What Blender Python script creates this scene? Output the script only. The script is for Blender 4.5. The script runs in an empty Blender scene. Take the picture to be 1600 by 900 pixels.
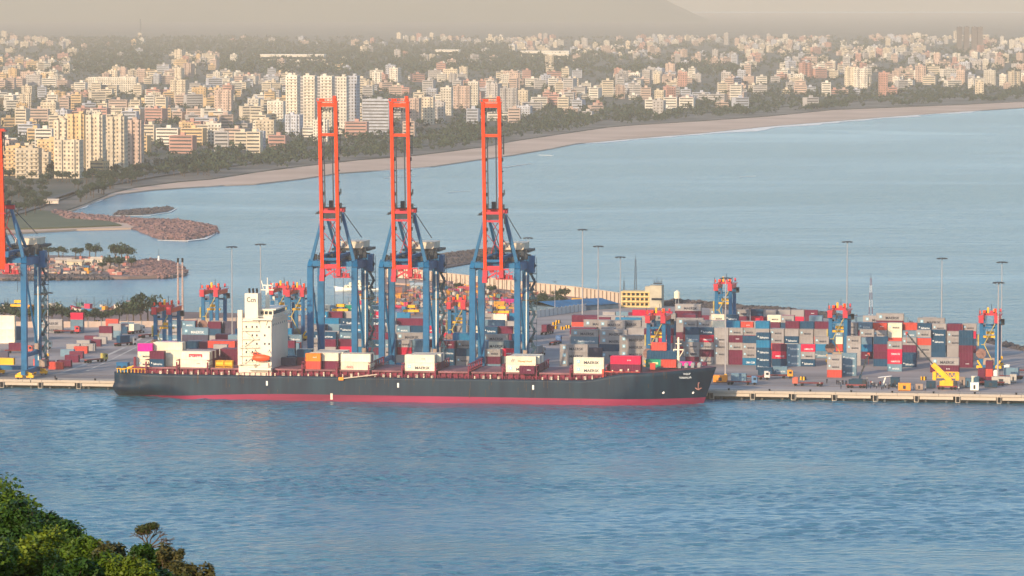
import bpy, math, random
import numpy as np
from mathutils import Vector, Matrix
random.seed(7); rng = np.random.default_rng(7)
sc = bpy.context.scene; COL = sc.collection
R = math.radians
# ------------------------------------------------------------------ camera
F, H, YH = 6800.0, 159.0, -10.0          # focal length in px of the 1600 px photo, eye height, horizon row
PITCH = math.atan((450-YH)/F); CP, SP = math.cos(PITCH), math.sin(PITCH)
cam = bpy.data.objects.new('camera', bpy.data.cameras.new('camera')); COL.objects.link(cam)
cam.location = (0, 0, H); cam.rotation_euler = (math.pi/2-PITCH, 0, 0)
cam.data.sensor_width = 36; cam.data.lens = 36*F/1600; cam.data.clip_start = 1; cam.data.clip_end = 120000
sc.camera = cam
# ------------------------------------------------------------------ sky, sun, exposure
SUN_EL, SUN_AZ = 17.0, 214.0             # azimuth clockwise from +Y: behind the camera, to the left
w = bpy.data.worlds.new('World'); sc.world = w; w.use_nodes = True
nt = w.node_tree; nt.nodes.clear()
sky = nt.nodes.new('ShaderNodeTexSky'); sky.sky_type = 'NISHITA'; sky.sun_disc = False
sky.sun_elevation = R(SUN_EL); sky.sun_rotation = R(SUN_AZ); sky.air_density = 1.3; sky.dust_density = 1.0; sky.ozone_density = 4.0
bg = nt.nodes.new('ShaderNodeBackground'); bg.inputs[1].default_value = 0.15
wo = nt.nodes.new('ShaderNodeOutputWorld')
nt.links.new(sky.outputs[0], bg.inputs[0]); nt.links.new(bg.outputs[0], wo.inputs[0])
sl = bpy.data.lights.new('sun', 'SUN'); sl.energy = 3.0; sl.angle = R(0.6); sl.color = (1.0, 0.77, 0.50)
so = bpy.data.objects.new('sun', sl); COL.objects.link(so)
sd = Vector((math.sin(R(SUN_AZ))*math.cos(R(SUN_EL)), math.cos(R(SUN_AZ))*math.cos(R(SUN_EL)), math.sin(R(SUN_EL))))
so.rotation_euler = sd.to_track_quat('Z', 'Y').to_euler(); so.location = (0, 0, 400)
sc.view_settings.view_transform = 'Standard'; sc.view_settings.look = 'None'
sc.view_settings.exposure = 0.90; sc.view_settings.gamma = 1
sc.render.engine = 'CYCLES'
cy = sc.cycles; cy.use_denoising = True; cy.max_bounces = 6; cy.diffuse_bounces = 2; cy.glossy_bounces = 3
cy.volume_bounces = 1; cy.transparent_max_bounces = 8; cy.caustics_reflective = False; cy.caustics_refractive = False
try: cy.denoising_prefilter = 'ACCURATE'; cy.denoiser = 'OPENIMAGEDENOISE'
except Exception: pass

# ------------------------------------------------------------------ projection helpers (pixels of the photo -> places on the ground)
def unproject(px, py, z=0.0):
    r, u = (px-800)/F, (450-py)/F
    d = Vector((r, CP+u*SP, -SP+u*CP)); t = (z-H)/d.z
    return Vector((0, 0, H))+d*t
def project(p):
    q = Vector(p)-Vector((0, 0, H)); f = q.y*CP-q.z*SP; u = q.y*SP+q.z*CP
    return 800+F*q.x/f, 450-F*u/f
DZ = 4.0                                  # quay deck level
QA, QB = unproject(0, 592.5, DZ), unproject(1600, 617.3, DZ)
UD = (QB-QA).normalized(); VD = Vector((-UD.y, UD.x, 0)); QO = unproject(800, 604.9, DZ); QO.z = 0
QROT = math.atan2(UD.y, UD.x)
def Q(u, v, z=0.0): return QO+UD*u+VD*v+Vector((0, 0, z))
def UV(px, py, z=DZ):
    p = unproject(px, py, z)-QO; return p.dot(UD), p.dot(VD)
def upx(px, v, z=DZ):                      # u of the place at depth v that lies in column px
    a = unproject(px, 600, z); dirx = a.x/a.y
    return (dirx*(QO.y+VD.y*v)-(QO.x+VD.x*v))/(UD.x-dirx*UD.y)

# ------------------------------------------------------------------ materials
MATS = {}
def M(name, col=(.5, .5, .5), rough=.6, var=.15, scale=.25, metal=0.0, src=None, bump=0.0, col2=None, detail=3, stretch=None):
    """procedural material; src 'obj' takes the object's own colour, 'attr' the mesh colour attribute"""
    if name in MATS: return MATS[name]
    m = bpy.data.materials.new(name); m.use_nodes = True; n = m.node_tree; MATS[name] = m
    b = n.nodes['Principled BSDF']; b.inputs['Roughness'].default_value = rough; b.inputs['Metallic'].default_value = metal; b.inputs['Specular IOR Level'].default_value = .22
    tc = n.nodes.new('ShaderNodeTexCoord'); mp = n.nodes.new('ShaderNodeMapping'); n.links.new(tc.outputs['Object'], mp.inputs[0])
    if stretch: mp.inputs['Scale'].default_value = stretch
    nz = n.nodes.new('ShaderNodeTexNoise'); nz.inputs['Scale'].default_value = scale; nz.inputs['Detail'].default_value = detail
    n.links.new(mp.outputs[0], nz.inputs['Vector'])
    mr = n.nodes.new('ShaderNodeMapRange'); mr.inputs['From Min'].default_value = .3; mr.inputs['From Max'].default_value = .7
    n.links.new(nz.outputs['Fac'], mr.inputs['Value'])
    mx = n.nodes.new('ShaderNodeMix'); mx.data_type = 'RGBA'; n.links.new(mr.outputs[0], mx.inputs['Factor'])
    if src:
        s = n.nodes.new('ShaderNodeObjectInfo') if src == 'obj' else n.nodes.new('ShaderNodeVertexColor')
        if src == 'attr': s.layer_name = 'Col'
        for k, f in ((6, 1-var), (7, 1+var*.6)):
            vm = n.nodes.new('ShaderNodeMix'); vm.data_type = 'RGBA'; vm.blend_type = 'MULTIPLY'; vm.inputs['Factor'].default_value = 1
            n.links.new(s.outputs['Color'], vm.inputs[6]); vm.inputs[7].default_value = (f, f, f, 1)
            n.links.new(vm.outputs[2], mx.inputs[k])
    else:
        c2 = col2 or tuple(min(1, c*(1+var)) for c in col)
        c1 = col if col2 else tuple(c*(1-var) for c in col)
        mx.inputs[6].default_value = (*c1, 1); mx.inputs[7].default_value = (*c2, 1)
    n.links.new(mx.outputs[2], b.inputs['Base Color'])
    if bump:
        bp = n.nodes.new('ShaderNodeBump'); bp.inputs['Strength'].default_value = .6; bp.inputs['Distance'].default_value = bump
        n.links.new(nz.outputs['Fac'], bp.inputs['Height']); n.links.new(bp.outputs[0], b.inputs['Normal'])
    return m
CRANE_BLUE = M('crane_blue', (.002, .105, .24), .5, .2, .3); CRANE_RED = M('crane_red', (.74, .042, .002), .45, .15, .2)
CRANE_PINK = M('crane_dark_red', (.50, .03, .05), .5, .2, .4); YELLOW = M('yellow_paint', (.85, .42, .02), .5, .15, .5)
CREAM = M('cream_paint', (.80, .70, .52), .5, .08, .2); WHITE = M('white_paint', (.80, .76, .70), .5, .06, .2)
DARK = M('dark_steel', (.03, .035, .045), .6, .3, .6); GREY = M('grey_steel', (.25, .25, .26), .5, .2, .5)
ROPE = M('steel_rope', (.05, .06, .08), .5, .2, 1); ORANGE = M('orange_paint', (.85, .28, .03), .5, .15, .4)
MAROON = M('maroon_paint', (.20, .022, .05), .6, .3, .35); BLACK = M('black_rubber', (.012, .012, .014), .8, .2, 1)
CONT = M('container_paint', rough=.55, var=.14, scale=.35, src='obj'); CONTA = M('container_paint_mixed', rough=.55, var=.14, scale=.2, src='attr')
LIGHTTXT = M('white_lettering', (.8, .8, .78), .5, .05); DARKTXT = M('navy_lettering', (.02, .03, .06), .5, .05); REDTXT = M('red_lettering', (.5, .01, .04), .5, .05)
SKYBLUE = M('pale_blue_emblem', (.25, .50, .62), .5, .05); GLASS = M('dark_glass', (.02, .03, .045), .12, .3, .4)
WALLO = M('painted_wall', rough=.8, var=.28, scale=.16, src='obj', detail=7); WALLA = M('painted_wall_far', rough=.8, var=.16, scale=.05, src='attr')
CONCRETE = M('concrete', (.34, .30, .27), .85, .22, .08, bump=.02, detail=6); LEAF = M('city_leaves', (.016, .032, .018), .7, .5, .25, col2=(.05, .07, .032))
TRUNK = M('bark', (.09, .06, .04), .9, .3, 2); ROCKM = M('boulder', (.10, .07, .07), .9, .35, .15, bump=.1)
HULLBLUE = M('hull_paint', (.0006, .010, .030), .5, .18, .35, detail=6, col2=(.010, .034, .058), stretch=(.8, .3, .10)); BOOT = M('boot_topping', (.26, .02, .065), .6, .35, .12, stretch=(.15, 1, 1.5))
ORANGERED = M('lifeboat_orange', (.85, .09, .02), .4, .1)

# ------------------------------------------------------------------ mesh builder
class MB:
    def __init__(s): s.v = []; s.f = []; s.m = []
    def box(s, x0, x1, y0, y1, z0, z1, mi=0):
        i = len(s.v); s.v += [(x0,y0,z0),(x1,y0,z0),(x1,y1,z0),(x0,y1,z0),(x0,y0,z1),(x1,y0,z1),(x1,y1,z1),(x0,y1,z1)]
        s.f += [(i,i+3,i+2,i+1),(i+4,i+5,i+6,i+7),(i,i+1,i+5,i+4),(i+1,i+2,i+6,i+5),(i+2,i+3,i+7,i+6),(i+3,i,i+4,i+7)]; s.m += [mi]*6; return s
    def cbox(s, c, d, mi=0): return s.box(c[0]-d[0]/2, c[0]+d[0]/2, c[1]-d[1]/2, c[1]+d[1]/2, c[2]-d[2]/2, c[2]+d[2]/2, mi)
    def bar(s, p, q, w, h=None, mi=0, w2=None):
        h = h or w; p, q = Vector(p), Vector(q); d = (q-p).normalized()
        a = d.cross(Vector((0, 0, 1))) if abs(d.z) < .95 else d.cross(Vector((0, 1, 0))); a.normalize(); b = a.cross(d)
        i = len(s.v)
        for c, k in ((p, 1), (q, (w2 or w)/w)):
            for sx, sy in ((-1,-1),(1,-1),(1,1),(-1,1)): s.v.append(tuple(c+a*(sx*w/2*k)+b*(sy*h/2*k)))
        s.f += [(i,i+1,i+2,i+3),(i+7,i+6,i+5,i+4)]+[(i+k, i+4+k, i+4+(k+1)%4, i+(k+1)%4) for k in range(4)]; s.m += [mi]*6; return s
    def tube(s, p, q, r, n=8, r2=None, mi=0):
        r2 = r if r2 is None else r2; p, q = Vector(p), Vector(q); d = (q-p).normalized()
        a = d.cross(Vector((0, 0, 1))) if abs(d.z) < .95 else d.cross(Vector((0, 1, 0))); a.normalize(); b = a.cross(d); i = len(s.v)
        for c, rr in ((p, r), (q, r2)):
            for k in range(n): t = 2*math.pi*k/n; s.v.append(tuple(c+a*(math.cos(t)*rr)+b*(math.sin(t)*rr)))
        s.f += [(i+k, i+n+k, i+n+(k+1)%n, i+(k+1)%n) for k in range(n)]+[tuple(range(i, i+n)), tuple(range(i+2*n-1, i+n-1, -1))]; s.m += [mi]*(n+2); return s
    def prism(s, poly, z0, z1, mi=0):
        i = len(s.v); n = len(poly); s.v += [(x, y, z0) for x, y in poly]+[(x, y, z1) for x, y in poly]
        s.f += [tuple(range(i+n, i+2*n)), tuple(range(i+n-1, i-1, -1))]+[(i+k, i+(k+1)%n, i+n+(k+1)%n, i+n+k) for k in range(n)]; s.m += [mi]*(n+2); return s
    def mesh(s, name, mats):
        me = bpy.data.meshes.new(name); me.from_pydata(s.v, [], s.f)
        for m in (mats if isinstance(mats, (list, tuple)) else [mats]): me.materials.append(m)
        me.polygons.foreach_set('material_index', s.m); me.update(); return me
    def build(s, name, mats, parent=None):
        o = bpy.data.objects.new(name, s.mesh(name, mats)); COL.objects.link(o)
        if parent: o.parent = parent
        return o
def link(name, me, parent=None):
    o = bpy.data.objects.new(name, me); COL.objects.link(o)
    if parent: o.parent = parent
    return o
def tag(o, label, cat, group=None):
    o['label'] = label; o['category'] = cat
    if group: o['group'] = group
    return o
def thing(name, label, cat, loc, rz=0.0, group=None):
    o = bpy.data.objects.new(name, None); COL.objects.link(o); o.empty_display_size = .5
    o.location = loc; o.rotation_euler = (0, 0, rz); return tag(o, label, cat, group)
def struct(o, kind='structure'): o['kind'] = kind; return o
def copy_tree(o, parent=None):
    c = o.copy(); COL.objects.link(c)
    if parent: c.parent = parent
    for ch in o.children: copy_tree(ch, c)
    return c
def np_mesh(name, verts, faces, mat, cols=None, k=4, smooth=False):
    me = bpy.data.meshes.new(name); verts = np.asarray(verts, dtype=np.float32); faces = np.asarray(faces, dtype=np.int32)
    me.vertices.add(len(verts)); me.vertices.foreach_set('co', verts.ravel())
    me.loops.add(faces.size); me.loops.foreach_set('vertex_index', faces.ravel())
    me.polygons.add(len(faces)); me.polygons.foreach_set('loop_start', np.arange(0, faces.size, k, dtype=np.int32))
    me.polygons.foreach_set('loop_total', np.full(len(faces), k, dtype=np.int32))
    if cols is not None:
        a = me.color_attributes.new('Col', 'FLOAT_COLOR', 'POINT'); a.data.foreach_set('color', np.asarray(cols, dtype=np.float32).ravel())
    me.materials.append(mat); me.update(calc_edges=True)
    if not smooth: me.shade_flat()
    return me
ONES = ['zeroth','first','second','third','fourth','fifth','sixth','seventh','eighth','ninth','tenth','eleventh','twelfth','thirteenth','fourteenth','fifteenth','sixteenth','seventeenth','eighteenth','nineteenth']
CARD = ['zero','one','two','three','four','five','six','seven','eight','nine','ten','eleven','twelve','thirteen','fourteen','fifteen','sixteen','seventeen','eighteen','nineteen','twenty']
TENS = {2:'twenty',3:'thirty',4:'forty',5:'fifty',6:'sixty',7:'seventy',8:'eighty',9:'ninety'}
def ordw(n):
    if n < 20: return ONES[n]
    t, o = divmod(n, 10); return (TENS[t][:-1]+'ieth') if o == 0 else TENS[t]+'-'+ONES[o]
def text_mesh(txt, width, mat, height=None, shear=0.0):
    cu = bpy.data.curves.new('lettering', 'FONT'); cu.body = txt; cu.extrude = .01; cu.offset = .012; cu.resolution_u = 2; cu.shear = shear
    ob = bpy.data.objects.new('lettering_source', cu); COL.objects.link(ob); dg = bpy.context.evaluated_depsgraph_get()
    me = bpy.data.meshes.new_from_object(ob.evaluated_get(dg)); bpy.data.objects.remove(ob); bpy.data.curves.remove(cu)
    co = np.empty(len(me.vertices)*3, dtype=np.float32); me.vertices.foreach_get('co', co); co = co.reshape(-1, 3)
    mn, mx = co.min(0), co.max(0); k = width/(mx[0]-mn[0]); kz = height/(mx[1]-mn[1]) if height else k
    out = np.stack([(co[:,0]-(mn[0]+mx[0])/2)*k, -co[:,2], (co[:,1]-(mn[1]+mx[1])/2)*kz], 1)
    me.vertices.foreach_set('co', out.ravel().astype(np.float32)); me.materials.clear(); me.materials.append(mat); me.update(); me.name = 'lettering'; return me

# ================================================================== SETTING
def poly_sheet(name, pts, z, mat, skirt=1.5):
    mb = MB(); P = [unproject(x, y, z) for x, y in pts]
    if sum(P[i].x*P[(i+1) % len(P)].y-P[(i+1) % len(P)].x*P[i].y for i in range(len(P))) < 0: P.reverse()
    mb.prism([(p.x, p.y) for p in P], z-skirt, z); return struct(mb.build(name, mat))
# ---- sea
m = bpy.data.materials.new('sea_water'); m.use_nodes = True; n = m.node_tree; MATS['sea'] = m
b = n.nodes['Principled BSDF']; b.inputs['IOR'].default_value = 1.33
tc = n.nodes.new('ShaderNodeTexCoord')
def noise(scale, stretch, detail=3, rot=0.0, dist=0.0):
    mp = n.nodes.new('ShaderNodeMapping'); mp.inputs['Scale'].default_value = stretch; mp.inputs['Rotation'].default_value = (0, 0, rot)
    n.links.new(tc.outputs['Object'], mp.inputs[0]); z = n.nodes.new('ShaderNodeTexNoise'); z.inputs['Scale'].default_value = scale
    z.inputs['Detail'].default_value = detail; z.inputs['Distortion'].default_value = dist; n.links.new(mp.outputs[0], z.inputs['Vector']); return z
wave = noise(.36, (.62, 1, 1), 6, R(8)); swell = noise(.06, (.5, 1, 1), 3, R(-14)); patch = noise(.0028, (.45, 1, 1), 4, R(10), 1.2)
add = n.nodes.new('ShaderNodeMath'); add.operation = 'MULTIPLY_ADD'; add.inputs[1].default_value = 1.6
n.links.new(swell.outputs['Fac'], add.inputs[0]); n.links.new(wave.outputs['Fac'], add.inputs[2])
pr = n.nodes.new('ShaderNodeMapRange'); pr.inputs['From Min'].default_value = .35; pr.inputs['From Max'].default_value = .65
pr.inputs['To Min'].default_value = .22; pr.inputs['To Max'].default_value = .85; n.links.new(patch.outputs['Fac'], pr.inputs['Value'])
bp = n.nodes.new('ShaderNodeBump'); bp.inputs['Distance'].default_value = 4.5
n.links.new(pr.outputs[0], bp.inputs['Strength']); n.links.new(add.outputs[0], bp.inputs['Height']); n.links.new(bp.outputs[0], b.inputs['Normal'])
b.inputs['Roughness'].default_value = .19
mx = n.nodes.new('ShaderNodeMix'); mx.data_type = 'RGBA'; mx.inputs[6].default_value = (.03, .13, .20, 1); mx.inputs[7].default_value = (.05, .17, .25, 1)
n.links.new(patch.outputs['Fac'], mx.inputs['Factor']); n.links.new(mx.outputs[2], b.inputs['Base Color'])
struct(MB().box(-18000, 18000, -600, 43800, -3, 0).build('sea', m))
def wave_field(x0, x1, y0, y1, dx, dy, slope, lmin, lmax, fade, z0):
    X, Y = np.meshgrid(np.arange(x0, x1, dx), np.arange(y0, y1, dy)); Z = np.zeros_like(X); N_ = 56; r_ = np.random.default_rng(3)
    for k in range(N_):
        lam = lmin*(lmax/lmin)**(k/(N_-1)); th = R(80)+r_.normal(0, .62); s_ = slope*math.sqrt(2/N_)*(1.0 if lam < 9 else .75); kx, ky = 2*math.pi/lam*math.cos(th), 2*math.pi/lam*math.sin(th)
        Z += s_*lam/(2*math.pi)*np.sin(kx*X+ky*Y+r_.uniform(0, 6.28)+1.2*np.sin(X*.013*(1+k*.02)+Y*.021+k))
    g = 1+.30*np.sin(X*.012+Y*.028+1)+.28*np.sin(X*.031-Y*.017+2)+.25*np.sin(X*.006+Y*.055)+.15*np.sin(X*.05+Y*.09+.5)
    e = np.minimum.reduce([(X-x0)/fade, (x1-dx-X)/fade, (Y-y0)/fade, (y1-dy-Y)/fade]); e = np.clip(e, 0, 1)
    V = np.stack([X, Y, (Z*g+z0)*e+.01], -1).reshape(-1, 3); ny, nx = X.shape; i = np.arange(ny-1)[:, None]*nx+np.arange(nx-1)[None, :]; i = i.reshape(-1)
    return V, np.stack([i, i+1, i+nx+1, i+nx], 1)
V, Fc = wave_field(-235, 235, 1080, 1790, 1.4, .8, .135, 2.6, 11.0, 14, .4)
struct(link('sea', np_mesh('sea', V, Fc, m, smooth=True)))
# ---- mainland, beach, fields
LANDM = M('city_ground', (.05, .06, .035), .9, .3, .006, col2=(.15, .12, .09), detail=6)
SANDM = M('beach_sand', (.44, .29, .20), .9, .25, .01, detail=5, col2=(.62, .44, .33)); GRASSM = M('coastal_grass', (.07, .085, .04), .9, .3, .02, col2=(.13, .13, .07), detail=5)
SCRUB = M('scrubland', (.06, .06, .045), .9, .3, .02, col2=(.24, .19, .15), detail=8)
ROADM = M('asphalt', (.10, .095, .09), .85, .2, .05)
shore = [(-260,352),(60,345),(118,327),(150,314),(183,303),(240,296),(300,292),(350,289),(400,287),(470,279),(530,270),(600,265),(680,259),(740,250),(800,242),(860,232),(900,224),(1000,215),(1100,207),(1200,197),(1300,189),(1400,181),(1500,174),(1600,168),(1800,158)]
far = [(2300, 20), (-700, 20)]
struct(poly_sheet('beach', shore+[(1800,150),(1500,150),(1000,175),(600,240),(300,270),(80,300),(-260,330)], .9, SANDM))
veg = [(-260,346),(60,338),(110,326),(140,315),(175,300),(210,292),(270,284),(330,279),(400,268),(470,259),(560,249),(640,243),(700,236),(760,228),(800,220),(880,208),(950,198),(1000,194),(1100,188),(1200,181),(1300,171),(1400,167),(1500,163),(1600,158),(1800,149)]
poly_sheet('scrubland', veg+[(1800,140),(1200,160),(800,195),(400,240),(100,290),(-260,320)], 1.8, SCRUB)
inl = [(x, y-(20 if x < 500 else 12)) for x, y in veg]
poly_sheet('city_ground', inl+far, 2.6, LANDM)
# surf along the beach
FOAM = M('surf_foam', (.80, .75, .68), .8, .2, .05)
def ribbon(name, pts, w, z, mat, zt=.15, wob=0.0, taper=True):
    mb = MB(); P = [unproject(x, y, z) for x, y in pts]; D = []
    for a, c in zip(P, P[1:]):
        k = max(1, int((c-a).length/40)); D += [a.lerp(c, i/k) for i in range(k)]
    D.append(P[-1]); i0 = len(mb.v)
    for i, p in enumerate(D):
        t = (D[min(i+1, len(D)-1)]-D[max(i-1, 0)]).normalized(); nrm = Vector((-t.y, t.x, 0))
        ww = w*(1+wob*random.uniform(-1, 1)); off = wob*w*random.uniform(-.5, .5)
        if taper: ww *= min(1, min(i, len(D)-1-i)/3+.15)
        for s in (-1, 1): q = p+nrm*(s*ww/2+off); mb.v += [(q.x, q.y, z-zt), (q.x, q.y, z)]
    for i in range(len(D)-1):
        a = 4*i; mb.f += [(a+1, a+5, a+7, a+3), (a, a+4, a+5, a+1), (a+2, a+3, a+7, a+6)]; mb.m += [0]*3
    return mb.build(name, mat)
for j, seg in enumerate([[(905,224),(1000,216),(1100,208),(1200,199),(1300,190),(1420,180),(1530,173)], [(540,270),(600,266),(680,261)], [(318,292),(352,290)],
            [(118,328),(150,314),(183,303)], [(840,242),(862,243)], [(600,278),(650,274)], [(780,262),(830,255)], [(1155,276),(1180,275)], [(700,300),(735,298)], [(246,375),(290,376),(320,373),(341,363)], [(176,337),(235,336),(264,331),(275,325)], [(196,433),(262,433),(296,427)]]):
    struct(ribbon('surf', seg, (34, 26, 9, 9, 9, 8, 7, 7, 6, 7, 4, 3)[j], .25+.02*j, FOAM, .2, .5), 'stuff')
for seg, ww in (([(-20,336),(40,322),(90,308),(150,291),(230,276),(330,262),(420,250)], 11), ([(-20,344),(30,332),(70,318),(120,300)], 6), ([(600,235),(700,221),(780,207)], 8)):
    struct(ribbon('coast_road', seg, ww, 2.9, ROADM, .3, 0, False))
# left spit with grass and sand
poly_sheet('sand_spit', [(-200,376),(120,358),(205,356),(240,350),(200,344),(100,336),(60,336),(-200,346)], 1.1, SANDM)
poly_sheet('grass_field', [(-200,362),(60,356),(120,354),(190,351),(170,345),(100,340),(80,330),(40,326),(-200,342)], 2.0, GRASSM)
# fishing harbour land, left
MUD = M('harbour_ground', (.13, .09, .085), .9, .35, .03, col2=(.30, .20, .17), detail=6)
poly_sheet('harbour_spit', [(-200,440),(0,434),(70,433),(200,432),(270,430),(292,426),(270,412),(200,405),(130,400),(60,398),(-200,396)], 1.6, MUD)
poly_sheet('harbour_ground', [(596,432),(640,430),(760,444),(900,458),(1010,472),(1010,492),(860,500),(640,502),(640,480),(690,470),(640,462),(600,452)], 2.0, MUD)
poly_sheet('harbour_quay', [(-200,505),(480,505),(480,492),(240,486),(140,484),(-200,488)], 2.2, MUD)
# terminal deck
DECKM = M('quay_deck', (.20, .165, .155), .85, .22, .018, detail=8, col2=(.42, .35, .32), bump=.01, stretch=(.35, 2.2, 1))
back = [(1760,585),(1600,549),(1440,514),(1250,493),(1100,481),(1000,476),(860,487),(600,497),(240,503),(-200,505)]
pts = [Q(*UV(-200, 589.4), 0), Q(*UV(1760, 619.8), 0)]
pl = [(p.x, p.y) for p in [unproject(-200, 589.4, DZ), unproject(1760, 619.8, DZ)]+[unproject(x, y, DZ) for x, y in back]]
u0, u1 = -258, 262
def qpoly(u0, u1, v0, v1): return [tuple(Q(u, v).xy) for u, v in ((u0, v0), (u1, v0), (u1, v1), (u0, v1))]
bk = [unproject(x, y, DZ).xy for x, y in back]
struct(MB().prism([tuple(Q(-258, 9).xy), tuple(Q(262, 9).xy)]+[tuple(p) for p in bk], -2, DZ).build('terminal_yard', DECKM))
# apron slab on piles along the water, panels of beam and fenders
APRON = M('quay_apron', (.44, .36, .29), .85, .2, .05, detail=7, col2=(.62, .51, .41), bump=.01)
ap = thing('quay_apron', 'long concrete quay apron on piles along the waterfront', 'quay', Q(0, 0), QROT)
mb = MB(); x = -256.0; i = 0
while x < 260:
    mb = MB(); mb.box(x+.06, x+7.94, .0, 8.94, DZ-1.0, DZ+.012); mb.build('deck_slab', APRON, ap) if i == 0 else None
    if i == 0: slab = mb.mesh('deck_slab', APRON)
    if i: o = link('deck_slab', slab, ap); o.location.x = 8.0*i
    i += 1; x += 8
beam = MB().box(.3, 15.4, .35, 1.2, DZ-2.3, DZ-1.15).mesh('edge_beam', APRON)
fend = MB().box(0, 1.7, -.35, 1.1, DZ-3.4, DZ-.9).box(.3, 1.4, -.75, -.35, DZ-3.1, DZ-1.0, 1).mesh('fender', [APRON, BLACK])
pile = MB().tube((0, 0, -2), (0, 0, DZ-1), .55, 8).mesh('pile', M('wet_concrete', (.10, .10, .10), .7, .3, .5))
boll = MB().tube((0, 0, 0), (0, 0, .5), .35, 8, .28).tube((0, 0, .5), (0, 0, .75), .45, 8).mesh('bollard', BLACK)
for k in range(33):
    X = -256+16*k
    if k % 2: o = link('edge_beam', beam, ap); o.location.x = X-1.2
    else: o = link('edge_beam', beam, ap); o.location.x = X+.4; o.scale.x = .86
    o = link('fender', fend, ap); o.location.x = X-1.4-(.0 if k % 2 else 0)
    o = link('pile', pile, ap); o.location = (X+3, 2.5, 0)
    o = link('pile', pile, ap); o.location = (X+11, 2.5, 0)
    o = link('bollard', boll, ap); o.location = (X+6, .9, DZ+.012)
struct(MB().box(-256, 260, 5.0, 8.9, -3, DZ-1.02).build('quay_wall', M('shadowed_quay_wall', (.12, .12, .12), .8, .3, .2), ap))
# crane rails, painted lanes
RAIL = M('crane_rail', (.10, .08, .07), .5, .2, 1); LINE = M('lane_paint', (.48, .42, .36), .8, .3, .2)
for v in (3.4, 23.4): 
    o = struct(MB().box(-255, 259, -.18, .18, DZ+.013, DZ+.10).build('crane_rail', RAIL)); o.location = Q(0, v); o.rotation_euler.z = QROT
def lane(pts, wd, name='lane_marking'):
    mb = MB()
    for a, c in zip(pts, pts[1:]):
        a, c = Q(*a, 0), Q(*c, 0); t = (c-a).normalized(); nn = Vector((-t.y, t.x, 0))*wd/2
        i = len(mb.v); mb.v += [(*(a-nn).xy, DZ+.03), (*(c-nn).xy, DZ+.03), (*(c+nn).xy, DZ+.03), (*(a+nn).xy, DZ+.03)]; mb.f.append((i, i+1, i+2, i+3)); mb.m.append(0)
    return struct(mb.build(name, LINE))
lane([UV(95, 583), UV(150, 563), UV(190, 545), UV(236, 520)], 1.6); lane([UV(135, 580), UV(178, 560), UV(238, 530)], 1.0)
lane([UV(838, 512), UV(905, 517)], 1.2)
for v in (48, 56, 64): lane([(70, v), (200, v)], .5)
for v in (30, 36, 42): lane([(-250, v), (255, v)], .35)
# hills on the horizon
HILLM = M('hill_forest', (.05, .07, .03), .95, .3, .001, col2=(.10, .11, .06))
def ridge(name, dist, prof, depth):
    nx = 140; xs = np.linspace(prof[0][0], prof[-1][0], nx); ys = np.interp(xs, [p[0] for p in prof], [p[1] for p in prof]); V = []; NF = 12
    for j in range(NF):
        t = j/(NF-1); prof_t = math.sin(math.pi*t)
        for i in range(nx):
            D = dist+depth*(t-.5); X = (xs[i]-800)/F*dist
            ztop = H+(YH-ys[i])/F*dist
            zz = max(0, ztop)*prof_t*(1+.10*math.sin(i*.61+j*1.3)*(1-prof_t)+.02*math.sin(i*1.7))
            V.append((X*(D/dist), D, 2.0+zz))
    Fc = [(j*nx+i, j*nx+i+1, (j+1)*nx+i+1, (j+1)*nx+i) for j in range(NF-1) for i in range(nx-1)]
    struct(link(name, np_mesh(name, V, Fc, HILLM, smooth=True)))
ridge('hills', 26000, [(-600,30),(-200,-5),(150,-22),(600,-34),(900,-30),(1000,-18),(1040,0),(1080,20),(1130,42),(1180,54),(1260,60),(1300,62)], 4200)
ridge('far_hills', 40000, [(-900,-30),(700,-38),(1200,-26),(1500,-36),(2100,-28),(2600,-36)], 3000)
# ================================================================== CONTAINER SHIP (starboard side to the camera, bow to the right)
SV = -17.3; BM = 15.0
us, ub = upx(183, SV-10, 0), upx(1099, SV, 0)
UC = (us+ub)/2; HL = (ub-us)/2
ship = thing('container_ship', 'long dark blue container ship with pink-red waterline lying along the quay', 'container ship', Q(UC, SV, 0), QROT)
def smooth(t): t = max(0, min(1, t)); return t*t*(3-2*t)
def deckz(x):
    t = (x+HL)/(2*HL); return 10.0+.3*smooth((.12-t)/.12)+3.2*smooth((t-.80)/.09)+1.5*smooth((t-.90)/.1)
def half(x, z):
    """half breadth of the hull"""
    t = (x+HL)/(2*HL); k = max(0, min(1.2, z/12))
    stern = 1-(1-min(1, .80+.20*smooth(t/.06)))*1 if k > .45 else 1
    st = smooth((t+.02+.12*k)/.17)*(1-.0)
    if z > 4: st = max(st, .86+.14*smooth(t/.05))
    elif z > 0: st = max(st, (.86+.14*smooth(t/.05))*(z/4)**.5)
    rake = HL+(z/15)*5.2
    bw = (rake-x)/(HL*(.34-.10*k)); bow = math.sin(math.pi/2*max(0, min(1, bw)))**(.85-.1*k)
    return BM*min(st, bow)*stern
xs = [-HL-1+i*(2*HL+1)/90 for i in range(91)]
mb = MB(); ZL = 13; V = []
def redz(x): return .6+2.3*smooth(((x+HL)/(2*HL)+.04)/.36)
def zlev(x):
    r = redz(x); d = deckz(x); return [-2, -1, 0, r*.5, r]+[r+(d-r)*q/7 for q in range(1, 8)]
NL = 12
for side in (-1, 1):
    for x in xs:
        for z in zlev(x):
            xx = x if x < HL*.8 else HL*.8+(x-HL*.8)*((HL+(z/15)*5.2)-HL*.8)/(HL*.2)
            mb.v.append((xx, side*max(.02, half(xx, z)) , z))
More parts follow.
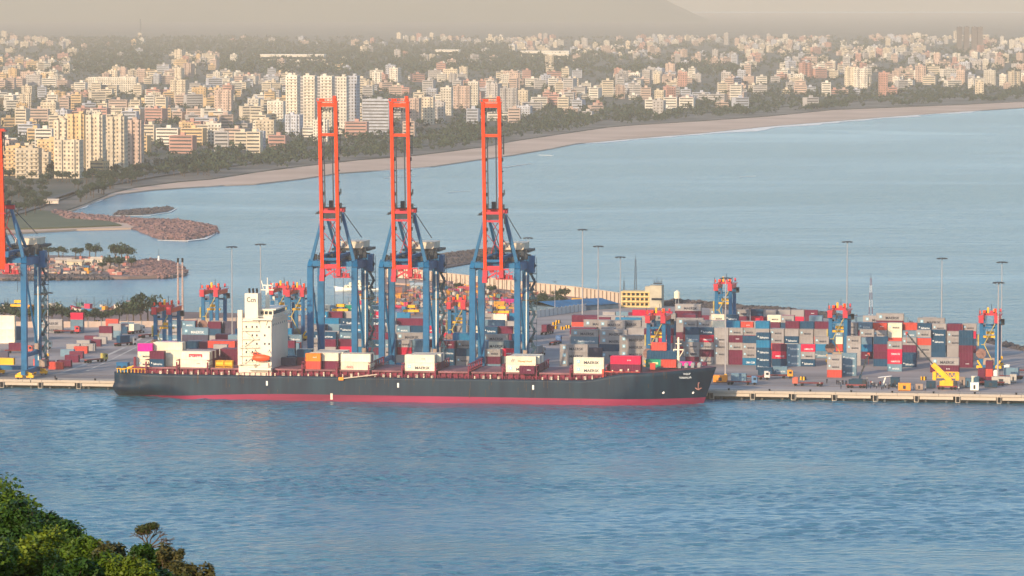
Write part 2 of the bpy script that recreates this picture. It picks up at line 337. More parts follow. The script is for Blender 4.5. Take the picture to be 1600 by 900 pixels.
for s in (0, 1):
    for i in range(90):
        for k in range(NL-1):
            a = (s*91+i)*NL+k; q = (a, a+NL, a+NL+1, a+1); mb.f.append(q if s == 0 else q[::-1]); mb.m.append(1 if k < 4 else 0)
for k in range(NL-1): a, c = k, 91*NL+k; mb.f.append((a, a+1, c+1, c)); mb.m.append(1 if k < 4 else 0)
for i in range(90):
    a = i*NL+NL-1; c = (91+i)*NL+NL-1; mb.f.append((a, a+NL, c+NL, c)); mb.m.append(2)
DECKRED = M('deck_red', (.13, .03, .045), .7, .35, .3)
hull = mb.build('hull', [HULLBLUE, BOOT, DECKRED], ship); hull.data.polygons.foreach_set('use_smooth', [mm < 2 for mm in mb.m])
def sx(px, v=-32.3, z=10): return upx(px, v, z)-UC
# draught marks, portholes, scuffs, name, anchor
for px, z in ((417, 7.0), (622, 7.0), (833, 7.0)): MB().box(sx(px)-.35, sx(px)+.35, -15.06, -14.9, z-.9, z+.9).build('pilot_mark', WHITE, ship)
MB().box(sx(518)-.45, sx(518)+.45, -15.08, -14.9, 1.0, 3.4).build('draught_mark', CREAM, ship)
def side_text(t, px, z, wd, mat, h=None):
    x = sx(px, -30); y0 = -half(x-wd/2, z); y1 = -half(x+wd/2, z)
    o = link('lettering', text_mesh(t, wd, mat, h), ship); o.location = (x, (y0+y1)/2-.25, z); o.rotation_euler = (R(-8), 0, math.atan2(y1-y0, wd)); return o
side_text('WEDP', 1071.5, 12.6, 3.1, LIGHTTXT, .8); side_text('VARADA', 1069, 11.2, 5.3, LIGHTTXT, .85)
x = sx(1090, -24, 7); yb = -half(x, 7.4)
mb = MB(); mb.tube((x, yb-.35, 8.8), (x, yb-.35, 6.4), .22, 6); mb.bar((x-1.3, yb-.45, 6.9), (x, yb-.5, 6.1), .4); mb.bar((x+1.3, yb-.45, 6.9), (x, yb-.5, 6.1), .4); mb.box(x-.5, x+.5, yb-.6, yb-.2, 8.6, 9.0)
mb.build('anchor', M('rusty_steel', (.30, .14, .12), .8, .3, 1), ship)
for px, z in ((1037, 5.4), (1080, 5.0)): MB().tube((sx(px, -27), -half(sx(px, -27), z)-.12, z), (sx(px, -27), -half(sx(px, -27), z)+.3, z), .5, 10).build('thruster_mark', WHITE, ship)
mb = MB()
for k in range(70):
    x = random.uniform(-HL+6, HL*.9); zt = random.choice((deckz(x)-.1, random.uniform(4, 9))); ln = random.uniform(.8, 3.6); wd = random.uniform(.08, .3); za, zb = zt-ln, zt
    mb.v += [(x, -half(x, za)-.03, za), (x+wd, -half(x+wd, za)-.03, za), (x+wd, -half(x+wd, zb)-.03, zb), (x, -half(x, zb)-.03, zb)]; i = len(mb.v)-4; mb.f.append((i, i+1, i+2, i+3)); mb.m.append(0)
struct(mb.build('rust_streaks', M('rust_streak', (.07, .045, .035), .9, .4, .8), ship), 'stuff')
mb = MB()
for k in range(19):
    x = -HL+8+k*11.8
    if x < HL*.86:
        for z0, z1 in ((3.4, 9.6),): mb.v += [(x, -half(x, z0)-.025, z0), (x+.07, -half(x+.07, z0)-.025, z0), (x+.07, -half(x+.07, z1)-.025, z1), (x, -half(x, z1)-.025, z1)]; i = len(mb.v)-4; mb.f.append((i, i+1, i+2, i+3)); mb.m.append(0)
struct(mb.build('plate_seams', M('seam_blue', (.02, .05, .075), .7, .2, .8), ship), 'stuff')
# bulwark rails, stanchions and hatches
mb = MB()
x = -HL+2
while x < HL*.80:
    z = deckz(x); yy = half(x, z)-.15
    mb.box(x-.10, x+.10, -yy-.1, -yy+.1, z, z+1.15); x += 2.2
mb.build('rail_posts', MAROON, ship)
def rail(z0, mat, name, h=.12, x0=-HL+2, x1=HL*.80):
    mb = MB(); x = x0
    while x < x1:
        n_ = min(x+4, x1); mb.bar((x, -half(x, 9.9)+.15, deckz(x)+z0), (n_, -half(n_, 9.9)+.15, deckz(n_)+z0), h); x = n_
    return mb.build(name, mat, ship)
rail(1.15, MAROON, 'rail'); rail(.6, MAROON, 'rail', .08)
bays = [232, 280, 328]+[424, 476, 530, 580, 632, 684, 736, 789, 842, 895, 950]
BAYL = 11.8
HATCH = M('hatch_paint', (.24, .10, .11), .75, .3, .2)
for bx in bays:
    x0 = sx(bx); hw = 13.3 if bx < 900 else (12.6 if bx < 940 else 11.0)
    zb = deckz(x0+6); zt = 12.6 if bx < 940 else 13.0
    mb = MB(); mb.box(x0-.3, x0+BAYL+.3, -hw+1.2, hw-1.2, zb-.1, zt-.7); 
    for k in range(6): mb.box(x0+k*2.35, x0+k*2.35+.35, -hw+.2, -hw+1.2, zb, zt-.75)
    mb.build('hatch_coaming', MAROON, ship)
    for k in range(3):
        y0 = -hw+k*(2*hw/3); c = MB().box(x0-.2, x0+BAYL+.2, y0+.06, y0+2*hw/3-.06, zt-.66, zt).build('hatch_cover', HATCH, ship)
    # lashing bridge aft of the bay
    mb = MB(); xa = x0-1.35
    for k in range(7): yy = -hw-1.1+k*(2*hw+2.2)/6; mb.box(xa, xa+.5, yy-.3, yy+.3, zb, zt+3.0 if k else zt+2.2)
    mb.box(xa-.1, xa+.9, -hw-1.2, hw+1.2, zt+.6, zt+.85); mb.box(xa-.1, xa+.9, -hw-1.0, hw+1.0, zt+2.7, zt+2.95)
    for k in range(6): yy = -hw-1.1+k*(2*hw+2.2)/6; mb.bar((xa+.25, yy, zb+.2), (xa+.25, yy+(2*hw+2.2)/6, zt+2.7), .16)
    mb.build('lashing_bridge', MAROON, ship)
    # small deck fittings
    mb = MB()
    for k in range(4): xx = x0+1+k*3.1; mb.box(xx, xx+.5+.5*(k % 2), -hw-.9, -hw-.3, zb, zb+.9+.3*(k % 3))
    mb.build('deck_vents', CREAM if bx % 3 else MAROON, ship)
# stern deck: mooring winches, cream rails, blue winch house
xst = -HL
MB().box(xst+.5, xst+5, -13.0, -9.4, 10.3, 13.8).box(xst+.4, xst+5.1, -13.1, -9.3, 13.8, 14.1).build('winch_house', CRANE_BLUE, ship)
MB().tube((xst+1.6, -12.2, 12.0), (xst+1.6, -13.3, 12.0), .9, 10).tube((xst+3.9, -12.2, 12.0), (xst+3.9, -13.3, 12.0), .9, 10).build('mooring_drum', DARK, ship)
mb = MB(); 
for k in range(9): mb.box(xst+1+k*1.4, xst+1.25+k*1.4, -13.8, -13.6, 10.2, 11.8)
mb.box(xst+.6, xst+13, -13.85, -13.6, 11.7, 11.9); mb.bar((xst+2, -13.2, 11.2), (xst+8, -12.4, 12.9), .6); mb.build('stern_rail', YELLOW, ship)
mb = MB(); mb.box(xst+7.5, xst+8.3, -13, -11.5, 10.2, 16.4).box(xst+7, xst+15, -13.4, -12.9, 12.2, 12.6).box(xst+8, xst+19, -12.6, -6, 10.2, 11.6); mb.build('stern_platform', MAROON, ship)
# accommodation block
hx0, hx1 = sx(379), sx(424); hm = MB()
hm.box(hx0, hx1, -14.6, 14.6, 10, 32.0)
house = hm.build('accommodation', CREAM, ship)
SHIPW = M('ship_white', (.78, .68, .54), .5, .06, .15)
house.data.materials[0] = SHIPW
for z in (14.2, 17.5, 20.8, 24.1, 27.4, 31.2):
    MB().box(hx0-1.4 if z in (14.2, 20.8, 17.5) else hx0-.4, hx0+6.6, -15.7, -14.5, z, z+.22).build('deck_platform', SHIPW, house)
    mb = MB(); mb.bar((hx0-.4, -15.65, z+1.2), (hx0+6.6, -15.65, z+1.2), .10)
    for k in range(6): mb.box(hx0-.4+k*1.35, hx0-.3+k*1.35, -15.7, -15.6, z+.2, z+1.2)
    mb.build('railing', SHIPW, house)
for i, z in enumerate((15.4, 18.7, 22.0, 25.3, 28.6)):
    for k, xx in enumerate((1.2, 3.6, 5.4, 8.6, 10.3)):
        if (i+k) % 4 == 3 or (k > 2 and i == 1): continue
        MB().box(hx0+xx, hx0+xx+.6, -14.66, -14.5, z, z+.8).build('window', GLASS, house)
for z in (29.2,):
    for k in range(8): MB().box(hx1-.05, hx1+.06, -12+k*3.3, -11.3+k*3.3, z, z+.8).build('window', GLASS, house)
for z0 in (14.4, 21.0): 
    mb = MB(); mb.bar((hx0+.4, -15.3, z0), (hx0+4.6, -15.3, z0+3.3), .35, .2); mb.bar((hx0+4.6, -15.3, z0+3.3), (hx0+.6, -15.3, z0+6.6), .35, .2); mb.build('outside_stairs', SHIPW, house)
MB().box(hx0-1.9, hx0-.0, -13.5, 13.5, 10, 13.8).box(hx0-2.0, hx0-.2, -14.5, -12.6, 13.8, 35.5).build('engine_casing', SHIPW, ship)
br = MB().box(hx1-7.5, hx1-.2, -10.5, 10.5, 32.0, 35.4).box(hx1-7.8, hx1+.7, -16.4, 16.4, 31.8, 32.4).box(hx1-7.0, hx1+.9, -11, 11, 35.4, 35.8).build('bridge', SHIPW, ship)
for k in range(12): MB().box(hx1-.22, hx1-.12, -9.8+k*1.65, -8.5+k*1.65, 33.6, 34.9).build('bridge_window', GLASS, br)
for k in range(4): MB().box(hx1-6.9+k*1.65, hx1-5.6+k*1.65, -10.56, -10.4, 33.6, 34.9).build('bridge_window', GLASS, br)
mb = MB(); mb.bar((hx1-7.4, -16.3, 33.3), (hx1+.6, -16.3, 33.3), .14)
for s in (-1, 1): mb.box(hx1-2.5, hx1+.9, s*16.4-1.4*(s > 0), s*16.4+1.4*(s < 0), 32.4, 33.6)
mb.bar((hx1-5.5, -15, 31.8), (hx1-4.2, -14.5, 28.6), .3); mb.bar((hx1-1.5, -15, 31.8), (hx1-2.6, -14.5, 28.6), .3); mb.build('bridge_wing', SHIPW, br)
mb = MB(); cx = hx1-4.2
mb.bar((cx, -3, 35.8), (cx, -3, 44.5), 1.5, 1.3, w2=1.0); mb.box(cx-2.6, cx+2.6, -3.3, -2.7, 42.6, 43.0); mb.box(cx-.2, cx+3.0, -3.3, -2.7, 38.6, 38.9); mb.bar((cx-1.6, -3, 43), (cx-2.4, -3, 46.4), .25); mb.bar((cx+1.8, -3, 43), (cx+2.3, -3, 45.6), .25); mb.bar((cx, -3, 44), (cx, -3, 47.6), .25)
mast = mb.build('radar_mast', SHIPW, ship)
MB().box(cx-1.9, cx+1.9, -3.6, -3.3, 44.4, 44.8).build('radar_scanner', SHIPW, mast); MB().tube((cx+2.6, -3, 38.9), (cx+2.6, -3, 40.2), .55, 8).build('radome', SHIPW, mast)
# funnel
fx = sx(392); fn = MB().box(fx-2.6, fx+2.6, -13.8, -7, 32.0, 42.0).build('funnel', SHIPW, ship)
for k in range(3): MB().tube((fx-1.5+k*1.5, -10, 42), (fx-1.7+k*1.5, -10, 43.8), .42, 8).build('exhaust_pipe', BLACK, fn)
o = link('emblem', text_mesh('Ccn', 3.6, DARK, 2.0), fn); o.location = (fx, -13.86, 39.6)
# lifeboat and davit
lb = MB(); n_ = 12; cx, cz = hx0+7.8, 17.0
for i in range(9):
    t = i/8; r = max(.25, math.sin(math.pi*(t*.84+.08))**.5)
    for k in range(n_): a = 2*math.pi*k/n_; lb.v.append((cx-3.4+6.8*t, -16.3+1.35*r*math.cos(a), cz+1.45*r*math.sin(a)*(1 if math.sin(a) > 0 else 1.0)))
for i in range(8):
    for k in range(n_): a = i*n_+k; c = i*n_+(k+1) % n_; lb.f.append((a, c, c+n_, a+n_)); lb.m.append(0)
lb.f += [tuple(range(n_-1, -1, -1)), tuple(range(8*n_, 9*n_))]; lb.m += [0, 0]; lb.box(cx-3.1, cx-1.2, -17, -15.6, cz+1.0, cz+2.2)
lifeboat = lb.build('lifeboat', ORANGERED, ship); MB().box(cx-2.9, cx-1.4, -17.04, -16.9, cz+1.4, cz+1.9).build('lifeboat_window', GLASS, lifeboat)
mb = MB()
for s in (-1, 1): mb.bar((cx+s*2.8, -14.6, 13.2), (cx+s*2.8, -16.8, 14.6), .35); mb.bar((cx+s*2.8, -14.6, 20.2), (cx+s*2.8, -16.6, 19.2), .3)
mb.box(cx-5.2, cx+4.0, -16.8, -14.6, 12.2, 13.1); mb.build('davit', SHIPW, ship)
# gangway ladder along the side
mb = MB(); ga, gb = sx(530), sx(590)
mb.bar((ga, -15.6, 9.2), (gb, -15.6, 11.2), .9, .35); mb.build('gangway', M('aluminium', (.55, .42, .33), .5, .1, 1), ship)
MB().box(ga, ga+1.9, -16.2, -15.1, 8.7, 9.9).build('gangway_platform', ORANGE, ship)
# foremast and forecastle gear
fmx = sx(1060, -17, 14)
mb = MB(); mb.bar((fmx, 0, 14), (fmx, 0, 26), 1.0, 1.0, w2=.6); mb.box(fmx-2.0, fmx+2.0, -.2, .2, 21.0, 21.4); mb.box(fmx-1.2, fmx+1.2, -.2, .2, 23.4, 23.7); mb.bar((fmx-2, 0, 21), (fmx, 0, 17.5), .25); mb.bar((fmx+2, 0, 21), (fmx, 0, 17.5), .25); mb.build('foremast', CREAM, ship)
mb = MB(); 
for k in range(4): mb.tube((fmx+1+k*2.4, -4+k, 15.6), (fmx+1+k*2.4, -1+k, 15.6), .8, 8); mb.box(fmx+.4+k*2.4, fmx+1.6+k*2.4, -4.5+k, -.5+k, 14.4, 15.2)
mb.build('anchor_winch', GREY, ship)
mb = MB(); mb.box(sx(1012), sx(1020), -8.5, -7.5, 14, 16.5).box(sx(940), sx(943), -14.2, -13.4, 11, 14.4).box(sx(941), sx(999), -13.6, -13.3, 13.2, 13.6); mb.build('breakwater_plate', M('red_primer', (.5, .06, .04), .6, .2, .4), ship)

# ================================================================== SHIP-TO-SHORE CRANES
proto_cache = {}
def sts(px, label, mono=False, first=None, ztop=114.0):
    base_v = 3.4; u = upx(px, base_v)
    root = thing('quay_crane', label, 'crane', Q(u, base_v, DZ), QROT, 'ship-to-shore cranes on the quay')
    if first:
        for ch in first.children: copy_tree(ch, root)
        return root
    B = lambda name, mb, mat, par=root: mb.build(name, mat, par)
    for sx_ in (-9, 9):
        for y in (0, 20):
            wl = 1.15 if y == 0 else 1.3; mb = MB(); mb.box(sx_-wl, sx_+wl, y-.95, y+.95, 3.6, 46.5)
            if y == 0: mb.bar((sx_, y, 46.3), (sx_*.94, y+1.4, 49.2), 2.1, 1.9)
            B('leg', mb, CRANE_BLUE)
        B('portal_beam', MB().box(sx_-.95, sx_+.95, 1.0, 19.0, 45.6, 48.6), CRANE_BLUE)
        B('sill_beam', MB().box(sx_-.9, sx_+.9, -2.4, 22.4, 1.7, 3.6), CRANE_BLUE)
        B('tie_beam', MB().box(sx_-.6, sx_+.6, .95, 19.05, 8.6, 10.2), CRANE_BLUE)
        B('diagonal_brace', MB().tube((sx_, .9, 45.0), (sx_, 19.2, 10.5), .42, 8), CRANE_BLUE)
    for y in (0, 20):
        B('cross_beam', MB().box(-8.0, 8.0, y-.8, y+.8, 46.6, 49.2) if y else MB().box(-8.0, 8.0, y-.7, y+.7, 46.8, 49.0), CRANE_BLUE)
        if y: B('cross_beam', MB().box(-7.95, 7.95, y-.75, y+.75, 1.8, 3.5), CRANE_BLUE)
        for sx_ in (-9, 9):
            for k in (-1, 1):
                bo = B('bogie', MB().box(sx_+k*2.3-1.5, sx_+k*2.3+1.5, y-.7, y+.7, .55, 1.65), YELLOW)
                mb = MB()
                for q in (-1, 1): mb.tube((sx_+k*2.3+q*.8, y-.5, .5), (sx_+k*2.3+q*.8, y+.5, .5), .42, 10)
                B('wheels', mb, DARK, bo)
            B('bogie_frame', MB().bar((sx_-3.0, y, 1.7), (sx_, y, 2.9), .9, 1.0).bar((sx_+3.0, y, 1.7), (sx_, y, 2.9), .9, 1.0), YELLOW)
    # main girders with backreach
    for gx in (-3.25, 3.25): B('girder', MB().box(gx-.7, gx+.7, -4.5, 38, 49.3, 51.6), CRANE_BLUE)
    mb = MB()
    for y in (-4, 8, 14, 26, 32, 37.5): mb.box(-2.5, 2.5, y-.3, y+.3, 49.5, 50.4)
    for k in range(5): y = -4+k*8.4; mb.bar((-2.6, y, 50), (2.6, y+8.4, 50), .3)
    B('girder_bracing', mb, CRANE_BLUE)
    mb = MB()
    for s in (-1, 1):
        mb.box(s*4.9-.55, s*4.9+.55, -4, 38, 49.8, 49.95)
        mb.bar((s*5.4, -4, 51.0), (s*5.4, 38, 51.0), .12)
        for k in range(15): mb.box(s*5.4-.07, s*5.4+.07, -4+k*3-.07, -4+k*3+.07, 49.95, 51.0)
    B('walkway', mb, DARK)
    mh = B('machinery_house', MB().box(-1.6, 7.6, 24.2, 36.4, 52.7, 55.2).box(-1.8, 7.8, 24.0, 36.6, 55.2, 55.4), M('machinery_house_paint', (.62, .52, .40), .6, .12, .3))
    B('door', MB().box(-1.3, -.2, 24.12, 24.25, 52.8, 54.9), GREY, mh)
    B('house_underframe', MB().box(-5.4, 9.6, 23.8, 38.8, 51.6, 52.6).box(-8, 9.8, 19, 23.7, 49.9, 50.2), DARK)
    for k, (x, y, h) in enumerate(((-5.2, 2, 1.6), (-1, 5, 2.2), (3.2, 2.2, 1.4), (5.2, 5.5, 1.2), (.6, 11, 3.0), (-3.6, 12, 2.6), (8.9, 13, 3.2), (10.2, 20.5, 1.8), (4.6, 21, 2.6), (-7.4, 1.5, 2.2), (-6.5, 6, 1.6), (-2, 3, 1.5), (1.8, 7, 2.4), (6.8, 2, 1.8), (7.6, 9, 2.4), (8.6, 21, 4.0), (9.2, 19, 2.2), (-8, 16, 2), (5.6, 16, 2.4))): B('equipment_box', MB().box(x-.7, x+.7, y-.8, y+.8, 49.3, 49.3+h), DARK)
    cb = B('operator_cab', MB().box(-6.6, -4.5, 4.2, 6.8, 46.2, 48.9), CREAM); B('window', MB().box(-6.4, -4.7, 4.1, 4.22, 46.6, 48.2), GLASS, cb)
    # A-frame, backstays
    for s in (-1, 1):
        B('a_frame_leg', MB().bar((s*8.6, .6, 49), (s*3.6, 1.2, 69.0), 1.25, 1.2, w2=1.0), CRANE_BLUE)
        B('backstay', MB().bar((s*3.2, 1.8, 68.6), (s*3.3, 22.8, 51.7), .95, .9), CRANE_BLUE)
        B('stay_rod', MB().tube((s*3.5, 1.8, 69.3), (s*4.2, 36.8, 56.4 if s > 0 else 51.6), .18, 6), ROPE)
    ap_ = B('apex_beam', MB().box(-5.0, 5.0, .4, 2.0, 68.4, 70.2), CRANE_PINK)
    B('apex_platform', MB().box(-4.4, 5.0, -.9, 3.0, 70.2, 70.35).bar((-4.4, -.9, 71.4), (5.0, -.9, 71.4), .10).box(-4.4, -3.2, .2, 1.4, 70.4, 72.2).box(-1.4, .2, .2, 1.6, 70.4, 73).box(2.2, 3.6, 0, 1.4, 70.4, 72).box(1.2, 1.4, .6, .8, 70.4, 74.6), DARK, ap_)
    B('sheave', MB().tube((-6.6, 1, 67.9), (-5.4, 1, 68.2), .5, 8).bar((-7.2, 1, 67.4), (-4.2, 1, 69.8), .25), DARK, ap_)
    for a, c in (((-3, 1, 67.5), (3.0, 14, 54)), ((3, 1, 66.5), (-3.0, 8, 52)), ((-3.4, .6, 60), (3.4, .6, 52.4)), ((3.2, 0, 67.8), (-.6, 0, 62))): B('cross_rod', MB().tube(a, c, .16, 6), CRANE_PINK)
    # raised boom
    lean = -.075; yb0, zb0 = -3.2, 44.5
    def P(x, z, dy=0): return (x, yb0+(z-zb0)*lean+dy, z)
    wg = .68
    gxs = (1.0,) if mono else (-3.25, 3.25)
    for gx in gxs:
        mb = MB()
        ww = 3.1 if mono else 1.3
        mb.bar(P(gx, zb0), P(gx, ztop-1), ww, 1.9)
        bg_ = B('boom_girder', mb, CRANE_RED)
        mb = MB()
        for k in range(14):
            z = zb0+4+k*4.6
            mb.cbox(P(gx+(ww/2+.32), z), (.5, .5, .45 if k % 3 else 1.4))
        if gx > 0:
            for z0, z1 in ((92, 99.5), (76, 78), (64.5, 69)): mb.bar(P(gx+ww/2+.75, z0), P(gx+ww/2+.75, z1), .45, .6)
        B('boom_fittings', mb, DARK, bg_)
    if not mono:
        for z, h in ((111.2, 1.5), (99.4, 1.1), (68.8, 1.0), (65.6, .8), (47.2, 1.3)):
            B('boom_cross_beam', MB().cbox(P(0, z), (5.2, 1.4, h)), CRANE_RED if z > 90 else CRANE_PINK)
        mb = MB()
        for k in range(9): mb.cbox(P(-2.4+k*.6, 109.5-.35*(k % 2), .2), (.28, .9, 1.0+.4*(k % 3)))
        mb.cbox(P(0, 110.1), (5.1, .5, .2)); B('tip_sheaves', mb, DARK)
        mb = MB(); mb.cbox(P(0, 112.5), (8.4, 2.6, .25)); mb.bar(P(-4.1, 113.7, -1.2), P(4.3, 113.7, -1.2), .12)
        for k in range(9): mb.cbox(P(-4.1+k*1.02, 113.1, -1.2), (.12, .12, 1.1))
        mb.cbox(P(2.9, 113.7), (1.3, 1.5, 2.2)); mb.cbox(P(-2.2, 113.2), (2, 1, 1)); B('tip_platform', mb, CRANE_RED)
        for x in (-1.8, 1.6): 
            B('boom_rope', MB().tube(P(x, 98.8), P(x, 70.6), .24, 6), ROPE); B('sheave', MB().cbox(P(x, 98.3), (.9, .9, .9)), DARK)
        B('boom_machinery', MB().cbox(P(0, 67.2, .2), (5.1, 1.0, 2.0)), DARK)
    else:
        B('tip_platform', MB().cbox(P(1, ztop-1.6), (3.3, 2.6, 3.0)).cbox(P(1.6, ztop+.2), (5.6, 3.0, .4)).cbox(P(2.6, ztop+.6), (2.2, 1.2, .9)), M('dull_red', (.45, .04, .02), .6, .2, .5))
        B('boom_cross_beam', MB().cbox(P(1.0, 67), (4.4, 2.0, .4)), CRANE_PINK)
    # hinge brackets and hanging trolley frame
    mb = MB()
    for s in (-1, 1): mb.box(s*3.25-.9, s*3.25+.9, -4.6, -2.6, 43.2, 46.2)
    mb.box(-4.3, -2.4, -5, -3, 41.2, 43.6); mb.bar((-4.2, -4, 46.2), (6.2, -4, 46.6), .5); B('boom_hinge', mb, CRANE_PINK)
    mb = MB()
    for x in (1.2, 2.6, 4.2, 6.2): mb.box(x-.12, x+.12, -3.4, -3.1, 42.8, 46.4)
    mb.bar((3.2, -3.2, 46.2), (7.8, -3.2, 42.9), .2); mb.bar((-2.2, -3.2, 46.2), (1.2, -3.2, 42.9), .22); mb.cbox((2.2, -2.4, 44.8), (1.4, 1.4, 1.2)); mb.cbox((-.8, -2.4, 45.6), (1.8, 1.2, .9)); mb.box(1.0, 7.8, -3.6, -2.8, 42.5, 42.75); mb.box(1.0, 7.8, -1.6, -.8, 42.5, 42.75); mb.bar((1.2, -3.2, 43), (7.8, -3.2, 45.6), .2); mb.bar((-3.4, -3.2, 42.4), (1.3, -3.2, 45.3), .7)
    for x in (3, 5, 6.8): mb.cbox((x, -2.4, 43.5), (1.2, 1.2, 1.5))
    B('trolley_frame', mb, CRANE_PINK)
    # hoist ropes and spreader
    for x in ((-1.6, 1.9) if not mono else (8.2-1, 2.6)): B('hoist_rope', MB().tube((x-.7, 15, 49.3), (x-.7, 15, 34 if mono else 27), .09, 5), ROPE)
    sp = B('spreader', MB().cbox((0 if not mono else 2.4, 15, 28.4 if not mono else 28.6), (6.4, 2.3, .9)).cbox((0 if not mono else 2.4, 15, 30.2), (3.4, 2.0, 1.1)), YELLOW)
    mb = MB(); 
    for x in (-1.2, 1.2): mb.box(x-.15+(2.4 if mono else 0), x+.15+(2.4 if mono else 0), 14.6, 15.4, 28.9, 29.7)
    B('twistlock_frame', mb, DARK, sp)
    # stair tower beside the landside leg
    mb = MB(); x0 = 10.9; y0 = 20.5
    for k in range(14):
        z = 3.8+k*3.3; a, c = (x0, x0+1.7) if k % 2 == 0 else (x0+1.7, x0)
        mb.bar((a, y0, z), (c, y0, z+3.3), .45, .9); mb.box(x0-.6, x0+2.4, y0-.9, y0+.9, z-.12, z+.12); mb.box(x0+.1+(k % 3)*.5, x0+.8+(k % 3)*.5, y0-.5, y0+.5, z+.1, z+1.0+.5*(k % 2)); mb.bar((c-.1, y0-.5, z+3.3), (c-.1, y0-.5, z+4.3), .14)
    mb.box(x0-.75, x0-.6, y0-.1, y0+.1, 3.6, 50); mb.box(x0+2.3, x0+2.45, y0-.1, y0+.1, 3.6, 50)
    B('stair_tower', mb, M('stair_steel', (.015, .055, .095), .6, .3, .5)); B('cable_tray', MB().box(9.2, 9.6, 18.75, 19.0, 6, 44), WHITE)
    B('stair_top_house', MB().box(8.1, 12.4, 18.9, 22.4, 43.8, 50.6), CRANE_BLUE)
    B('electrical_house', MB().box(10.4, 12.8, 16, 19, 3.6, 6.4).box(8.3, 9.9, 17, 18.6, 10.6, 13), M('tan_metal', (.30, .22, .18), .7, .3, .4))
    mb = MB()
    for k in range(7): mb.box(9.9, 10.5, 21+.1*k, 22+.1*k, 10+k*5.6, 11.2+k*5.6)
    B('lamp_brackets', mb, DARK); B('counterweight_plate', MB().box(7.6, 12.8, 18.9, 21.2, 32.6, 33.1), DARK)
    return root
c1 = sts(520, 'blue crane with raised orange boom, nearest to the white ship house', ztop=113.5)
c2 = sts(631.5, 'blue crane with raised red boom, middle one of the three beside the ship', first=c1)
c3 = sts(773.5, 'blue crane with raised orange boom, rightmost of the three beside the ship', first=c1)
c0 = sts(5, 'blue crane with single thick orange boom cut by the left edge', mono=True, ztop=100)
MB().box(-6.5, 3.2, 4, 6.5, 5.2, 7.9).build('spreader_on_stand', YELLOW, c0)

# ================================================================== RUBBER-TYRED GANTRIES
RT = thing('gantry', 'x', 'gantry crane', (0, 0, 0), 0, 'yard gantries straddling the container stacks')
for y in (0, 15):
    for s in (-1, 1): MB().box(s*3.2-.75, s*3.2+.75, y-.6, y+.6, 2.4, 20.4).build('leg', CRANE_BLUE, RT)
    MB().box(-4.6, 4.6, y-.65, y+.65, 1.3, 2.5).build('sill_beam', CRANE_BLUE, RT); MB().box(-2.4, 2.4, y-.35, y+.35, 17.4, 18.2).build('upper_tie', CRANE_BLUE, RT)
    for s in (-1, 1):
        o = MB().tube((s*3.9, y-.5, .75), (s*3.9, y+.5, .75), .75, 12).build('wheel', BLACK, RT)
        MB().box(s*3.9-1.2, s*3.9+1.2, y-.7, y+.7, 1.1, 2.2).bar((s*3.2, y-.8, 2.0), (s*4.7, y-.8, 4.4), .8, .6).build('wheel_cover', YELLOW, RT)
for s in (-1, 1):
    MB().box(s*3.2-.7, s*3.2+.7, -2.4, 17.4, 20.5, 22.4).build('top_girder', CRANE_RED, RT)
    MB().box(s*3.2-1.0, s*3.2+1.0, -2.9, -1.4, 19.9, 23.0).build('girder_end', CRANE_PINK, RT)
    MB().bar((s*4.3, -2.4, 23.4), (s*4.3, 17.4, 23.4), .12).box(s*4.3-.3, s*4.3+.3, -2.4, 17.4, 22.4, 22.55).build('walkway', CRANE_PINK, RT)
tr = MB().box(-2.8, 2.8, 5, 9.4, 22.5, 23.4).build('trolley', CRANE_PINK, RT)
for k, (x, y, a, h) in enumerate(((-2.4, 5.4, 1.1, 1.2), (-.9, 6.6, .8, 2.3), (.6, 5.6, 1.2, 1.1), (2.1, 7.4, .9, 1.8), (-1.8, 8.6, 1.3, .9), (-3.9, 1.0, .6, 1.4), (3.9, 12, .7, 1.5), (1.5, 8.9, .6, 1.7))):
    MB().box(x-a/2, x+a/2, y-a/2, y+a/2, 23.4, 23.4+h).build('hoist_drum_housing', (CRANE_RED, YELLOW, CRANE_PINK, CRANE_RED, DARK, CRANE_RED, CRANE_PINK, ORANGE)[k], tr)
mb = MB()
for x, y in ((-3.9, -1.5), (3.9, 1), (.4, 8)): mb.tube((x, y, 22.5), (x, y, 27.2-abs(x)*.3), .12, 5)
mb.build('antenna', DARK, tr)
cb = MB().box(-3.6, -1.6, 2.6, 4.6, 17.0, 19.6).build('operator_cab', WHITE, RT); MB().box(-3.3, -1.9, 2.52, 2.62, 17.5, 18.9).build('window', GLASS, cb)
sp = MB().box(-3.0, 3.0, 6, 8.2, 13.2, 14.0).box(-1.6, 1.6, 6.2, 8.0, 14.6, 15.8).build('spreader', YELLOW, RT)
mb = MB()
for x in (-1.2, 1.2): mb.tube((x, 7, 15.7), (x*1.3, 7, 22.6), .08, 4)
mb.build('hoist_rope', ROPE, sp)
mb = MB(); mb.bar((2.2, -.9, 2.6), (-2.0, -.9, 11), .35); mb.bar((-2.0, -.9, 11), (2.4, -.9, 19.5), .35); mb.box(-3.2, -1.4, -1.3, -.6, 10.8, 11.1); mb.box(-4.7, -4.1, -.9, .2, 10.4, 15); mb.build('stairs', M('dull_yellow', (.40, .30, .10), .7, .3, .6), RT)
MB().tube((-3.2, -.75, 7.2), (-3.2, -1.15, 7.2), 2.1, 20).tube((-3.2, -1.2, 7.2), (-3.2, -1.5, 7.2), .5, 10).build('cable_reel', M('reel_brown', (.22, .12, .10), .7, .3, 1), RT)
MB().box(-2.3, 2.3, -.7, .7, 2.5, 5.4).build('power_unit', M('tan_metal'), RT); MB().box(4.0, 5.4, 14.2, 15.8, 18, 20.4).box(3.6, 6.2, -.2, .2, 19.0, 19.3).build('festoon_box', DARK, RT)
